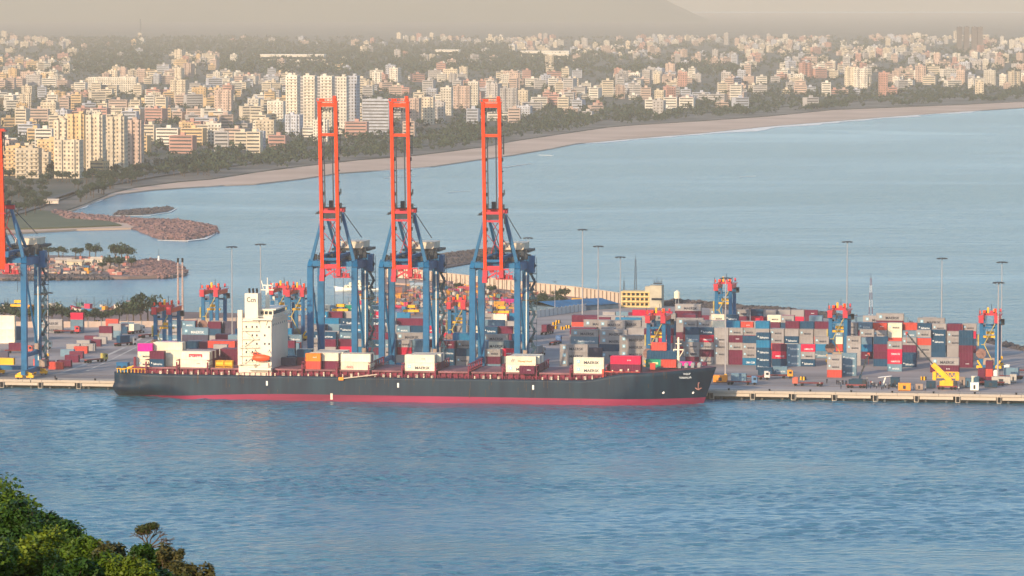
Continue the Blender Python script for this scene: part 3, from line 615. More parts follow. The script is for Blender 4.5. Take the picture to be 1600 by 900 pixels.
def rtg(px, pyb, label, first=[True], v=None):
    u, v0 = UV(px, pyb); v = v0 if v is None else v; u = upx(px, v)
    if first[0]: o = RT; first[0] = False
    else: o = copy_tree(RT)
    o.location = Q(u, v, DZ+.01); o.rotation_euler.z = QROT; o['label'] = label; return o, (u, v)
RTGS = []
for px, pyt, lab in ((255, 474, 'blue and red gantry with white cab, behind the yellow tanks of the ship'), (329, 447, 'blue and red gantry behind the long white stacks left of the ship house'),
        (437, 444, 'blue and red gantry directly right of the ship mast'), (463, 447, 'blue and red gantry beside the leftmost leg of the first quay crane'), (714, 466, 'red-topped gantry standing between the middle and right quay cranes'),
        (1025, 487, 'blue and red gantry above the ship forecastle, left of its foremast'), (1130, 438, 'tallest looking gantry behind the stacks right of the bow'),
        (1309, 479, 'blue and red gantry in the middle of the right-hand stacks'), (1545, 487, 'blue and red gantry at the right end of the stacks')):
    # height of its top fixes how far back it stands
    D = F*(H-DZ-24.5)/(pyt-YH); px_u = unproject(px, 600, DZ); dx = px_u.x/px_u.y
    P_ = Vector((dx*D, D, 0))-QO; v = P_.dot(VD); RTGS.append(rtg(px, 0 or 600, lab, v=v)[1])
# ================================================================== CONTAINERS
CC = dict(g=(.31,.28,.275), w=(.78,.68,.52), m=(.13,.012,.045), r=(.60,.010,.06), b=(.006,.055,.12), t=(.008,.17,.33), l=(.14,.23,.30), p=(.75,.008,.28), o=(.80,.20,.02), R=(.58,.07,.05), G=(.01,.28,.16), n=(.07,.06,.10), y=(.80,.42,.03))
CN = dict(g='pale grey', w='cream white', m='maroon', r='crimson', b='dark blue', t='bright blue', l='blue grey', p='magenta', o='orange', R='brick red', G='green', n='dark purple', y='yellow')
CW, CH = 2.44, 3.08
def cont_mesh(L):
    mb = MB(); h = L/2; hw = CW/2; p = .16
    for x in (-h, h-p):
        for y in (-hw, hw-p): mb.box(x, x+p, y, y+p, .0, CH-.02)
    for y in (-hw+.005, hw-p-.005):
        for z in (.005, CH-.19): mb.box(-h+p, h-p, y, y+p, z, z+.165)
    for x in (-h+.005, h-p-.005):
        for z in (.01, CH-.185): mb.box(x, x+p, -hw+p, hw-p, z, z+.155)
    n_ = int(L/.62)
    for s in (-1, 1):                        # corrugated sides
        i = len(mb.v)
        for k in range(2*n_+1):
            x = -h+p+(2*h-2*p)*k/(2*n_); y = s*(hw-(.05 if (k//1) % 2 else .14)); mb.v += [(x, y, .16), (x, y, CH-.18)]
        for k in range(2*n_): a = i+2*k; mb.f.append((a, a+2, a+3, a+1) if s < 0 else (a, a+1, a+3, a+2)); mb.m.append(0)
    i = len(mb.v); mb.v += [(-h+.1,-hw+.08,CH-.06),(h-.1,-hw+.08,CH-.06),(h-.1,hw-.08,CH-.06),(-h+.1,hw-.08,CH-.06)]; mb.f.append((i,i+1,i+2,i+3)); mb.m.append(0)
    mb.v += [(-h+.09,-hw+.1,.1),(-h+.09,hw-.1,.1),(-h+.09,hw-.1,CH-.1),(-h+.09,-hw+.1,CH-.1)]; i += 4; mb.f.append((i,i+3,i+2,i+1)); mb.m.append(0)
    return mb.mesh('shipping_container', CONT)
CM = {6: cont_mesh(5.95), 12: cont_mesh(11.75)}
dm = MB().box(-.05, .0, .03, 1.05, .18, CH-.2)
for yy in (.3, .78): dm.tube((.03, yy, .2), (.03, yy, CH-.22), .035, 4)
DOORM = dm.mesh('door', CONT)
TXT = {}
def tmesh(t, wd, mat, h=None):
    k = (t, wd, mat.name); TXT.setdefault(k, None)
    if TXT[k] is None: TXT[k] = text_mesh(t, wd, mat, h)
    return TXT[k]
EMB = MB().box(-.62, .62, -.02, 0, -.62, .62).mesh('emblem', SKYBLUE)
mb = MB(); ip = len(mb.v)
for k in range(14): a = 2*math.pi*k/14; rr = .5 if k % 2 == 0 else .2; mb.v.append((rr*math.sin(a), -.035, rr*math.cos(a)))
mb.f.append(tuple(range(13, -1, -1))); mb.m.append(0); STAR = mb.mesh('star', M('star_white', (.75, .75, .72), .5, .05))
PANEL = MB().box(-2.7, 2.7, -.03, 0, -.62, .62).mesh('logo_panel', REDTXT)
CONTS = []
def add(u, v, z, L, code, block, col, row=0, text=None, ship_=False):
    CONTS.append(dict(u=u, v=v, z=z, L=L, c=code, block=block, col=col, row=row, text=text, ship=ship_))
def auto_text(code, L):
    r = random.random()
    if code in 'g': return 'MAERSK' if r < .85 else None
    if code == 'w': return 'MAERSK' if r < .6 else None
    if code == 'r': return 'HAMBURG SÜD' if r < .75 else None
    if code in 'bl': return 'Safmarine' if r < .55 else ('MAERSK' if code == 'l' and r < .9 else None)
    if code == 't' : return 'CMA CGM' if r < .4 else None
    return 'small' if r < .3 else None
def pick(pal): return random.choice(pal)
deck_back = lambda px: np.interp(px, [b_[0] for b_ in reversed(back)], [b_[1] for b_ in reversed(back)])
# front block right of the bow, bottom -> top as in the photograph
FR = [(1082,120,'mgglb'),(1104.5,120,'gmgrb'),(1127,120,'ggggg'),(1150,120,'mmgmg'),(1171.5,118,'tggb'),(1193,96,'bbbtb'),(1217.5,116,'brm'),(1240.5,116,'lll'),(1262.5,116,'bgr'),(1284,118,'gggg'),
      (1304,66,'Rgg'),(1327,74,'lll'),(1334,124,'gggg'),(1354.5,122,'gggmg'),(1376,122,'bmmbl'),(1398,98,'lrrg'),(1420.5,120,'bbmg'),(1443,122,'lgggg'),(1466,124,'bbbbb'),(1488,124,'llllb'),(1509,122,'mmmbb'),(1219,78,'l'),(1196,72,'b')]
for i, (px, v, codes) in enumerate(FR):
    for k, c in enumerate(codes): add(upx(px, v), v, DZ+.02+k*CH, 6, c, 'front block right of bow' if v > 90 else 'apron right of bow', i if v > 90 else px, 0, auto_text(c, 6) if c != 'R' else None)
for k, c in enumerate('mg'): add(upx(1476, 96), 96, DZ+.02+k*CH, 12, c, 'long pair behind yellow mobile crane', 0, 0, 'MAERSK' if c == 'g' else 'small')
pal_r = 'gggggggggwwllmmmrrrbbbtR'; pal_m = 'gggggglllbbbmmmrrwtG'
def block(v, px0, px1, L, tmin, tmax, rows, pal, name, skip=0.06):
    u0, u1 = upx(px0, v), upx(px1, v); pitch = 6.28 if L == 6 else 12.25; nc = int((u1-u0)/pitch)
    for r in range(rows):
        vv = v+r*2.75
        for c in range(nc):
            u = u0+(c+.5)*pitch; px_, py_ = project(Q(u, vv+3, DZ))
            if py_ < deck_back(px_)+5 or random.random() < skip: continue
            if any(abs(u-ru) < 5.4+L/2 and -1.8 < vv-rv < 18.5 and not (3 < vv-rv < 12.5) for ru, rv in RTGS): continue
            n_ = random.randint(tmin, tmax) if r == 0 or random.random() < .6 else tmax
            for k in range(n_):
                cd = pick(pal); add(u, vv, DZ+.02+k*CH, L, cd, name, c, r, auto_text(cd, L))
for i, v in enumerate((158, 196, 234, 272, 310)):
    nm = ('second', 'third', 'fourth', 'fifth', 'rearmost')[i]+' block right of bow'
    block(v, 1066, (1545, 1530, 1500, 1420, 1300)[i], 6, (4, 3, 2, 1, 1)[i], (5, 4, 4, 2, 3)[i], 2, pal_r, nm)
for i, (v, a, L) in enumerate(((150, 938, 6), (190, 890, 12), (228, 905, 6), (262, 893, 12), (296, 905, 12), (326, 940, 6))):
    block(v, a, 1068, L, (3, 2, 2, 2, 1, 1)[i], (4, 4, 3, 3, 2, 2)[i], 2, 'gggggggmmlbrRw', ('second', 'third', 'fourth', 'fifth', 'sixth', 'rearmost')[i]+' block left of bow', .03)
for px, v, z in ((1371, 205, 4), (1392, 178, 5), (1456, 196, 4)):   # long grey boxes riding on top of stacks
    for k in range(z-1, z+1): add(upx(px, v), v-6, DZ+.02+k*CH, 12, 'g' if k == z else 'm', 'top of middle right-hand stacks', px, 0, 'MAERSK' if k == z else None)
    for k in range(z-1): add(upx(px, v), v-6, DZ+.02+k*CH, 12, pick('gmb'), 'top of middle right-hand stacks', px, 0, None)
# long grey stacks between the crane apron and the bow
for i, (px, v, codes) in enumerate([(897,100,'ggg'),(914,141,'gglg'),(958.5,141,'gbgg'),(933,196,'ggmg'),(981,196,'mlgg'),(934,252,'ggm'),(982,252,'wgt'),(1040,150,'ggrm'),(990,112,'gggg'),(1035,196,'ggmgg'),(1078,172,'rgmgg'),(1030,252,'gmgr'),(1075,256,'gggmg'),(1008,300,'gmr'),(1060,308,'ggw')]):
    for k, c in enumerate(codes): add(upx(px, v), v, DZ+.02+k*CH, 12, c, 'long-box block left of bow', i, 0, auto_text(c, 12) if c != 'g' else 'MAERSK')
for k, c in enumerate('nn'): add(upx(930, 121), 121, DZ+.02+k*CH, 6, c, 'pair left of foremast', 0)
# yard behind the three cranes
for i, v in enumerate((70, 108, 146, 184, 222, 262)):
    nm = ('front', 'second', 'third', 'fourth', 'fifth', 'rearmost')[i]+' block behind quay cranes'
    block(v, 480+i*3, (826, 832, 828, 822, 815, 600)[i], 6 if i % 2 == 0 or i > 3 else 12, 2, 4, 3, pal_m if i < 4 else pal_m+'wwgg', nm, .12)
for i, v in enumerate((92, 124, 158, 196)): block(v, (325, 290, 240, 240)[i], 474, 6 if i % 2 else 12, 1, 3, 3, 'ggllbbbmnmRt', ('front', 'second', 'third', 'rear')[i]+' block left of cranes', .2)
for k, c in enumerate('ggg'): add(upx(345.5, 74), 74, DZ+.02+k*CH, 6, c, 'grey stack behind yellow tanks', 0, 0, 'MAERSK')
for k, c in enumerate('mm'): 
    for j in range(3): add(upx(355+j*24, 60), 60, DZ+.02+k*CH, 6, c, 'maroon stacks behind yellow tanks', j)
for j, (px, c) in enumerate(((1070, 'p'), (1093, 'm'))): add(upx(px, 58), 58, DZ+.02+CH, 6, c, 'pair seen above the bow', j, 0, 'small' if c == 'm' else None); add(upx(px, 58), 58, DZ+.02, 6, 'b', 'pair seen above the bow', j)
# left yard
for j, (px, py, codes) in enumerate([(74,575,'m'),(88,577,'R'),(101,574,'m'),(113,566,'m'),(106,557,'l'),(127,552,'R'),(139,548,'g'),(131,542,'g'),(148,541,'m'),(166,531,'gm'),(180,527,'lg'),(190,521,'b'),(176,519,'mR'),(200,518,'g'),(3,560,'n'),(64,572,'R'),(120,560,'m'),(97,565,'m'),(157,537,'g'),(115,548,'g'),(143,535,'m'),(172,526,'R'),(199,514,'l'),(190,516,'m')]):
    u, v = UV(px, py)
    for k, c in enumerate(codes): add(u, v, DZ+.02+k*CH, 6, c, 'low row beside the yard road', j)
for j, (px, py, L, codes) in enumerate([(4,536,12,'wwww'),(24,531,6,'bb'),(79,519.5,12,'gg'),(121,520,6,'llr')]):
    u, v = UV(px, py)
    for k, c in enumerate(codes): add(u, v, DZ+.02+k*CH, L, c, 'stacks before the left boundary wall', j, 0, 'MAERSK' if c in 'g' else None)
# containers carried by the ship
def scont(px, z, L, code, row, text, block, col): add(UC+sx(px)+L*.985/2, SV-12.0+row*2.55, z, L, code, block, col, row, text, True)
Z0, Z1 = 12.63, 12.63+CH+.03
def sb(px, L, codes, rows, block, col, z=Z0, texts=(), r0=0, dark='b'):
    for r in range(r0, r0+rows):
        for k, c in enumerate(codes):
            cc = c if r == r0 else pick([c, c, c, 'm', 'w', 'g']) if k else c
            scont(px, z+k*(CH+.03), L, cc, r, texts[k] if r == r0 and k < len(texts) else None, block, col)
sb(211, 6, 'wwp', 1, 'ship stern stacks', 0, 12.2, ('MAERSK', 'MAERSK', None), r0=1); sb(236, 6, 'wgp', 3, 'ship stern stacks', 1, 12.2, r0=4)
sb(232, 6, 'bm', 1, 'first ship bay', 0, Z0, ('Safmarine', None)); sb(251.5, 6, 'rl', 1, 'first ship bay', 1, Z0, ('HAMBURG SÜD', 'Safmarine'))
sb(233, 12, 'www', 4, 'first ship bay', 2, Z0, r0=2)
sb(280, 12, 'ww', 2, 'second ship bay', 0, Z0, ('small', 'K LINE')); sb(281, 12, 'mm', 4, 'second ship bay', 1, Z0, r0=2)
sb(328, 12, 'mm', 3, 'ship bay before the white house', 0, Z0, r0=6)
sb(424, 6, 'n', 1, 'ship bay right of house', 0, Z0, r0=6); sb(447, 6, 'mb', 2, 'ship bay right of house', 1, Z0, r0=7); sb(426, 6, 'b', 3, 'ship bay right of house', 2, Z0, r0=8)
sb(476, 6, 'Ro', 1, 'orange and blue ship bay', 0, Z0, (None, 'small')); sb(499, 6, 'mb', 1, 'orange and blue ship bay', 1, Z0, (None, 'small')); sb(479, 12, 'mw', 2, 'orange and blue ship bay', 2, Z0, r0=1); sb(482, 12, 'mww'[:2], 5, 'orange and blue ship bay', 3, Z0, r0=3)
sb(531, 12, 'ww', 3, 'ship bay right of orange box', 0, Z0, ('OOCL', None))
sb(631, 12, 'ww', 2, 'ship bay between left and middle cranes', 0, Z0, ('MAERSK', 'small')); sb(637, 12, 'mw', 3, 'ship bay between left and middle cranes', 1, Z0, r0=2)
sb(789, 12, 'ww', 1, 'ship bay under rightmost crane', 0, Z0, ('MAERSK', 'Hapag-Lloyd')); sb(793, 12, 'mw', 4, 'ship bay under rightmost crane', 1, Z0, r0=1)
sb(895, 12, 'ww', 1, 'lone white pair on ship', 0, Z0-.1, ('MAERSK', 'MAERSK'))
sb(951, 12, 'mr', 2, 'red ship bay near bow', 0, Z0+.4, (None, 'small'), r0=1)
sb(1002, 6, 'G', 1, 'foremost ship bay', 0, 14.4, ('EVERGREEN',), r0=4); sb(1026, 6, 'R', 1, 'foremost ship bay', 1, 14.4, r0=4)
sb(1002, 12, 'bb', 2, 'foremost ship bay', 2, 14.4, r0=5); sb(1008, 6, 'R', 1, 'foremost ship bay', 3, 14.4+2*(CH+.03), r0=6); sb(1030, 6, 'R', 1, 'foremost ship bay', 4, 14.4+2*(CH+.03), r0=6)
scont(812, Z0-.4, 6, 'm', -1, 'small', 'hanging beside white ship pair', 0)
# drop overlapping boxes (first placed wins)
kept = []; grid = {}
for c in CONTS:
    key = (int(c['u']//14), int(c['v']//14)); hit = False
    for i in (-1, 0, 1):
        for j in (-1, 0, 1):
            for d in grid.get((key[0]+i, key[1]+j), ()):
                if abs(c['u']-d['u']) < (c['L']+d['L'])*.985/2-.02 and abs(c['v']-d['v']) < CW and abs(c['z']-d['z']) < CH-.05: hit = True
    if not hit: kept.append(c); grid.setdefault(key, []).append(c)
CONTS = kept
# which show largest in the picture: paint them front to back
cover = np.zeros((900, 1600), bool)
for c in sorted(CONTS, key=lambda c: c['v']):
    h = c['L']*.985/2; P8 = [project(Q(c['u']+a, c['v']+b_, c['z']+d)) for a in (-h, h) for b_ in (-1.2, 1.2) for d in (0, CH)]
    x0, x1 = int(max(0, min(p[0] for p in P8))), int(min(1599, max(p[0] for p in P8))); y0, y1 = int(min(p[1] for p in P8)), int(max(p[1] for p in P8))
    if x1 <= 0 or x0 >= 1599: c['vis'] = 0; continue
    reg = cover[y0:y1+1, x0:x1+1]
    if not c['ship']:
        rr = reg.copy(); 
        if 180 < x0 < 1100: rr[max(0, 588-y0):, :] = True
        c['vis'] = int((~rr).sum())
    else: c['vis'] = int((~reg).sum())
    cover[y0:y1+1, x0:x1+1] = True
CONTS = [c for c in CONTS if c['vis'] > 0 or not c['ship']]
order = sorted(CONTS, key=lambda c: -c['vis']); ind = [c for c in order[:300] if c['vis'] >= 14]; rest = [c for c in CONTS if not any(c is d for d in ind)]
stacks = {}
for c in ind: stacks.setdefault((c['block'], c['row']), {}).setdefault(c['col'], []).append(c)
for (bname, row), cols in stacks.items():
    many = len(cols) > 1; cs = sorted(cols.values(), key=lambda l: l[0]['u'])
    for ci, lst in enumerate(cs):
        lst.sort(key=lambda c: -c['z'])
        for ti, c in enumerate(lst):
            tier = ('top box' if ti == 0 else ordw(ti+1)+' box down') if len(lst) > 1 else 'box'
            st = f'{ordw(ci+1)} stack from left, ' if many else 'in '
            rw = '' if row <= 0 else f'row {CARD[row+1]}, '
            if row and not many: st = ''
            lb = f"{CN[c['c']]} container, {tier}, {st}{rw}{bname}".replace(', in ', ' in ')
            if len(lb.split()) > 16: lb = lb.replace(' stack from left', ' stack', 1)
            if len(lb.split()) > 16: lb = lb.replace(' box down', ' down', 1)
            if len(lb.split()) > 16: lb = ' '.join(lb.replace(' stack,', ' stack').replace('container, ', 'box, ').replace(' box down', ' down').split()[:16])
            c['label'] = lb
def place_cont(c):
    o = link('shipping_container', CM[c['L']]); o.location = Q(c['u'], c['v'], c['z']); o.rotation_euler.z = QROT
    j = random.uniform(.86, 1.12); col = tuple(x*j for x in CC[c['c']]); o.color = (*col, 1)
    tag(o, c['label'], 'container', 'shipping containers stacked in the yard and on the ship'); L = c['L']*.985
    for s in (-1, 1): d = link('door', DOORM, o); d.location = (L/2+.02, 0 if s > 0 else -1.08, 0); d.color = (*[x*.92 for x in col], 1)
    t = c['text']; y = -CW/2-.015; big = c['L'] == 12
    if t == 'MAERSK':
        e = link('emblem', EMB, o); e.location = (-L*.335, y, CH*.52); st = link('star', STAR, e)
        l_ = link('lettering', tmesh('MAERSK', L*.50, DARKTXT if c['c'] in 'gw' else LIGHTTXT, .95 if not big else 1.15), o); l_.location = (L*.10, y-.02, CH*.52-.48)
        if not big: e.scale = (.62, 1, .62); l_.scale.z = .75
    elif t in ('Safmarine', 'HAMBURG SÜD', 'CMA CGM'):
        l_ = link('lettering', tmesh(t, L*.62, LIGHTTXT, .85), o); l_.location = (L*.06, y-.02, CH*.5-.4)
        if t == 'Safmarine': e = link('emblem', STAR, o); e.location = (-L*.36, y, CH*.5); e.scale = (.8, 1, .8)
    elif t == 'K LINE':
        e = link('logo_panel', PANEL, o); e.location = (.3, y, CH*.5); l_ = link('lettering', tmesh('"K" LINE', 4.6, LIGHTTXT, .8), e); l_.location = (0, -.04, -.4)
    elif t == 'OOCL': l_ = link('lettering', tmesh('OOCL', 2.8, REDTXT, .9), o); l_.location = (-2.2, y-.02, CH*.5-.5)
    elif t == 'Hapag-Lloyd':
        l_ = link('lettering', tmesh('Hapag-Lloyd', 5.4, M('orange_lettering', (.70, .22, .02), .5, .05), .85), o); l_.location = (1.6, y-.02, CH*.5-.4); e = link('emblem', MB().bar((-.5, 0, -.5), (-.1, 0, .5), .5, .03).bar((.2, 0, -.5), (.6, 0, .5), .5, .03).mesh('emblem', DARKTXT), o); e.location = (-3.2, y, CH*.5)
    elif t == 'EVERGREEN':
        e = link('logo_panel', MB().box(-1.9, 1.9, -.03, 0, -.45, .45).mesh('logo_panel', M('pale_yellow_panel', (.75, .72, .35), .5, .05)), o); e.location = (0, y, CH*.5); l_ = link('lettering', tmesh('EVERGREEN', 3.5, M('green_lettering', (.01, .2, .08), .5, .05), .6), e); l_.location = (0, -.04, -.3)
    elif t == 'small':
        l_ = link('lettering', tmesh('- - -', 1.3, LIGHTTXT if c['c'] not in 'gw' else DARKTXT, .35), o); l_.location = (L*.12, y-.02, CH*.5)
for c in ind: place_cont(c)
# everything deeper in the stacks in one piece
CB = MB().box(-.5, .5, -.5, .5, 0, 1); bv = np.array(CB.v); bf = np.array(CB.f)
def join_boxes(name, items, mat):
    V, Fc, Cc = [], [], []
    for k, (u, v, z, L, wdt, h, col) in enumerate(items):
        P_ = np.array([list(Q(u+a*L, v+b_*wdt, z+d*h)) for a, b_, d in CB.v]); V.append(P_); Fc.append(bf+8*k); Cc.append(np.tile((*col, 1), (8, 1)))
    return link(name, np_mesh(name, np.concatenate(V), np.concatenate(Fc), mat, np.concatenate(Cc)))
struct(join_boxes('container_stacks', [(c['u'], c['v'], c['z'], c['L']*.98, CW-.04, CH-.03, CC[c['c']]) for c in rest], CONTA), 'stuff')
print('containers', len(CONTS), 'individual', len(ind))
# yellow tank containers on deck
for j, px in enumerate((335, 348.5)):
    t = thing('tank_container', ('left' if j == 0 else 'right')+' one of two yellow tanks on deck before the ship house', 'tank', Q(UC+sx(px)+1.7, SV-12.2, 12.62), QROT, 'yellow tanks on the ship deck')
    MB().tube((-1.4, 0, 1.5), (1.4, 0, 1.5), 1.15, 14).build('tank', YELLOW, t); mb = MB()
    for x in (-1.55, 1.55):
        for y in (-1.1, 1.1): mb.bar((x, y, 0), (x, y, 2.8), .14)
        for z in (.07, 2.8): mb.bar((x, -1.1, z), (x, 1.1, z), .14)
    for y in (-1.1, 1.1):
        for z in (.07, 2.8): mb.bar((-1.55, y, z), (1.55, y, z), .12)
    mb.build('frame', YELLOW, t)

# ================================================================== LIGHT MASTS
mp = thing('light_mast', 'x', 'light mast', (0, 0, 0), 0, 'tall light masts in the yard'); PALE = M('galvanised', (.36, .33, .33), .5, .15, .2)
MB().tube((0, 0, 0), (0, 0, 1), .30, 10, .14).build('pole', PALE, mp)
hd = MB().tube((0, 0, -.25), (0, 0, .1), 1.5, 12).build('head_ring', DARK, mp)
for k in range(8): a = k*math.pi/4; MB().cbox((2.1*math.cos(a), 2.1*math.sin(a), -.25), (.8, .8, .45)).build('floodlight', DARK, hd)
MB().cbox((0, 0, .5), (1.0, 1.0, 1.0)).build('base_block', YELLOW, mp)
firstm = True
for px, yh_, yb_, fat, lab in ((75, 457, 556, 1, 'light mast on the open yard right of the left crane'), (363, 385, 556, 1, 'light mast left of the ship house'), (407.5, 381, 540, 1, 'light mast rising behind the ship radar mast'),
        (825, 371, 505, .8, 'light mast beside the stair tower of the rightmost crane'), (910, 358, 509, 1.1, 'tallest light mast right of the quay cranes'), (934.5, 384, 531, 1, 'light mast among the long grey stacks, nearer one'),
        (969, 401, 533, 1, 'light mast just left of the yellow-lit port office'), (1133.5, 434, 588, 1.25, 'pale light mast standing beside the ship bow on the quay'), (1323, 377, 540, 1, 'light mast above the middle right-hand gantry'),
        (1471, 403, 545, 1, 'light mast behind the stacks right of the black boom'), (1559, 441, 594, 1.3, 'thick light mast in front of the rightmost gantry'), (1564.5, 409, 560, .9, 'thinner light mast behind the rightmost gantry'),
        (188, 478, 507, .5, 'short lamp mast by the left boundary wall, left one'), (199, 480, 507, .5, 'short lamp mast by the left boundary wall, right one'), (867, 440, 489, .5, 'short lamp mast before the blue shed')):
    u, v = UV(px, yb_); D = Q(u, v).y; hh = (H-DZ)-D*(yh_-YH)/F
    o = mp if firstm else copy_tree(mp); firstm = False
    o.location = Q(u, v, DZ+.01); o['label'] = lab
    for ch in o.children:
        nmc = ch.name.split('.')[0]
        if nmc == 'pole': ch.scale = (fat, fat, hh)
        elif nmc == 'head_ring': ch.location.z = hh; ch.scale = (.35, .35, .6) if fat < .7 else (.95, .95, 1)
# twin concrete masts, lattice mast
for j, (px, lab) in enumerate(((278.5, 'left one of two tall pinkish masts with dark tips'), (285.5, 'right one of two tall pinkish masts with dark tips'))):
    u, v = UV(px, 506); t = thing('concrete_mast', lab, 'mast', Q(u, v, DZ), QROT, 'twin masts behind the yard')
    MB().tube((0, 0, 0), (0, 0, 29), .55, 10, .36).build('shaft', M('pink_concrete', (.45, .30, .26), .8, .15, .5), t); MB().tube((0, 0, 29), (0, 0, 31), .5, 8).build('tip', BLACK, t)
    for k in range(18): MB().box(-.8, .8, -.8, .8, 2+k*1.5, 2.12+k*1.5).build('ring', GREY, t)
def lattice(px, py, hh, wd, lab, band=True):
    u, v = UV(px, py); t = thing('lattice_mast', lab, 'mast', Q(u, v, DZ), QROT)
    for b_ in range(6):
        z0, z1 = hh*b_/6, hh*(b_+1)/6; mb = MB(); w0, w1 = wd*(1-.7*b_/6), wd*(1-.7*(b_+1)/6)
        for sx_, sy_ in ((-1,-1),(1,-1),(1,1),(-1,1)): mb.bar((sx_*w0/2, sy_*w0/2, z0), (sx_*w1/2, sy_*w1/2, z1), .13)
        for k in range(3):
            za, zb = z0+(z1-z0)*k/3, z0+(z1-z0)*(k+1)/3
            for s in (-1, 1): mb.bar((-w0/2, s*w0/2, za), (w0/2, s*w0/2, zb), .09); mb.bar((s*w0/2, -w0/2, zb), (s*w0/2, w0/2, za), .09)
        mb.build('lattice_section', (M('mast_dark_red', (.14, .03, .05), .7, .2, 1) if b_ % 2 else M('mast_white', (.55, .50, .48), .6, .1, 1)) if band else DARK, t)
    MB().tube((0, 0, hh), (0, 0, hh+2.5), .09, 5).build('antenna', DARK, t)
lattice(1360.5, 502, 20.5, 1.8, 'red and white lattice mast above the right-hand stacks'); lattice(993, 477, 23, 1.4, 'thin lattice antenna mast behind the port office', False); lattice(975, 477, 12, 1.0, 'short antenna mast at the left end of the port office', False)

# ================================================================== BUILDINGS AND WALLS OF THE PORT
o = thing('port_office', 'yellow-lit port office with gallery floors and square tower', 'building', Q(*UV(1000, 480), DZ), QROT)
o.scale = (1, 1, .70); MB().box(-9.0, 5.0, 0, 9, 0, 10.4).build('wall', M('office_wall', (.72, .50, .22), .7, .08, .3), o)
for z in (.0, 3.6, 7.2, 10.4):
    MB().box(-9.6, 5.0, -1.5, 9.2, z-.02+(0 if z else .02), z+.9 if z < 10 else z+.7).build('gallery_slab' if z < 10 else 'roof', M('office_wall'), o)
for z in (1.2, 4.8, 8.3):
    for k in range(6): MB().box(-8.4+k*2.2, -7.0+k*2.2, -.12, .1, z, z+1.6).build('window', GLASS, o)
    for k in range(7): MB().box(-9.3+k*2.3, -9.0+k*2.3, -1.4, -1.1, z-.3, z+2.1).build('column', M('office_wall'), o)
tw = MB().box(5.0, 11.0, -1.8, 7, 0, 15.6).box(2.6, 5.0, -1.0, 5, 11.1, 14.8).build('tower', M('weathered_tower', (.46, .40, .30), .8, .15, .3), o)
MB().box(6.0, 11.4, -1.92, -1.7, 5.2, 6.8).build('window_band', GLASS, tw); mb = MB()
for k, (x, h) in enumerate(((7, 3.4), (8.3, 5), (9.2, 3), (10.4, 4.2))): mb.bar((x, 1, 16.6), (x, 1, 16.6+h), .16); mb.bar((x-.7, 1, 18.4), (x+.7, 1, 18.4), .16)
mb.box(6.6, 10.8, .3, 2.2, 16.6, 17.4); mb.build('antenna', DARK, tw)
o = thing('water_tower', 'small cream water tower right of the port office', 'tower', Q(*UV(1058, 482), DZ), QROT)
for x in (-.9, .9): MB().bar((x, 0, 0), (x*.7, 0, 5), .3).build('leg', GREY, o)
MB().tube((0, 0, 5), (0, 0, 8.2), 1.5, 12).build('tank', CREAM, o); MB().tube((0, 0, 8.2), (0, 0, 9), 1.5, 12, .2).build('roof', CREAM, o)
# blue-roofed shed
a, c = unproject(868, 488, DZ), unproject(966, 482, DZ); L_ = (c-a).length; an = math.atan2(c.y-a.y, c.x-a.x)
o = thing('warehouse', 'long low shed with bright blue roof behind the white fence', 'shed', a, an)
MB().box(0, L_, 0, 26, 0, 2.4).build('wall', M('shed_wall', (.10, .15, .20), .8, .2, .3), o)
BR = M('blue_sheet_roof', (.01, .11, .24), .5, .3, .2); n_ = 12
for k in range(n_):
    x0 = L_*k/n_; mb = MB(); i = 0; mb.v = [(x0+.1, -.6, 2.4), (x0+L_/n_-.1, -.6, 2.4), (x0+L_/n_-.1, 13, 4.4), (x0+.1, 13, 4.4), (x0+L_/n_-.1, 26.6, 2.4), (x0+.1, 26.6, 2.4), (x0+.1, -.6, 2.6), (x0+L_/n_-.1, -.6, 2.6), (x0+L_/n_-.1, 13, 4.6), (x0+.1, 13, 4.6), (x0+L_/n_-.1, 26.6, 2.6), (x0+.1, 26.6, 2.6)]
    mb.f = [(6,7,8,9),(9,8,10,11),(0,3,2,1),(3,5,4,2),(0,1,7,6),(4,5,11,10)]; mb.m = [0]*6; mb.build('roof_panel', BR, o)
def panel_wall(name, label, cat, p0, p1, hh, pitch, pm, zt=0, joined=False):
    a, c = unproject(*p0, DZ), unproject(*p1, DZ); L = (c-a).length; n_ = max(1, int(L/pitch)); t = thing(name, label, cat, a, math.atan2(c.y-a.y, c.x-a.x)); pl_ = L/n_
    pan = MB().box(.12, pl_-.12, -.1, .1, 0, hh).mesh('panel', pm); pos = MB().box(-.2, .2, -.22, .22, 0, hh+.3).mesh('post', GREY)
    for k in range(n_):
        o = link('panel', pan, t); o.location.x = k*pl_; o = link('post', pos, t); o.location.x = k*pl_
    return t
PINKW = M('pinkish_wall', (.50, .37, .30), .85, .15, .2)
panel_wall('boundary_wall', 'pale boundary wall below the row of dark trees at left', 'wall', (-30, 512), (242, 511), 2.8, 6, PINKW)
panel_wall('boundary_wall', 'pale boundary wall behind the yard between gantries', 'wall', (246, 508), (470, 502), 2.6, 6, PINKW)
panel_wall('fence', 'white panelled fence with dark posts before the blue shed', 'fence', (838, 496.5), (916, 485), 3.4, 4.2, M('fence_white', (.55, .52, .50), .7, .1, .3))
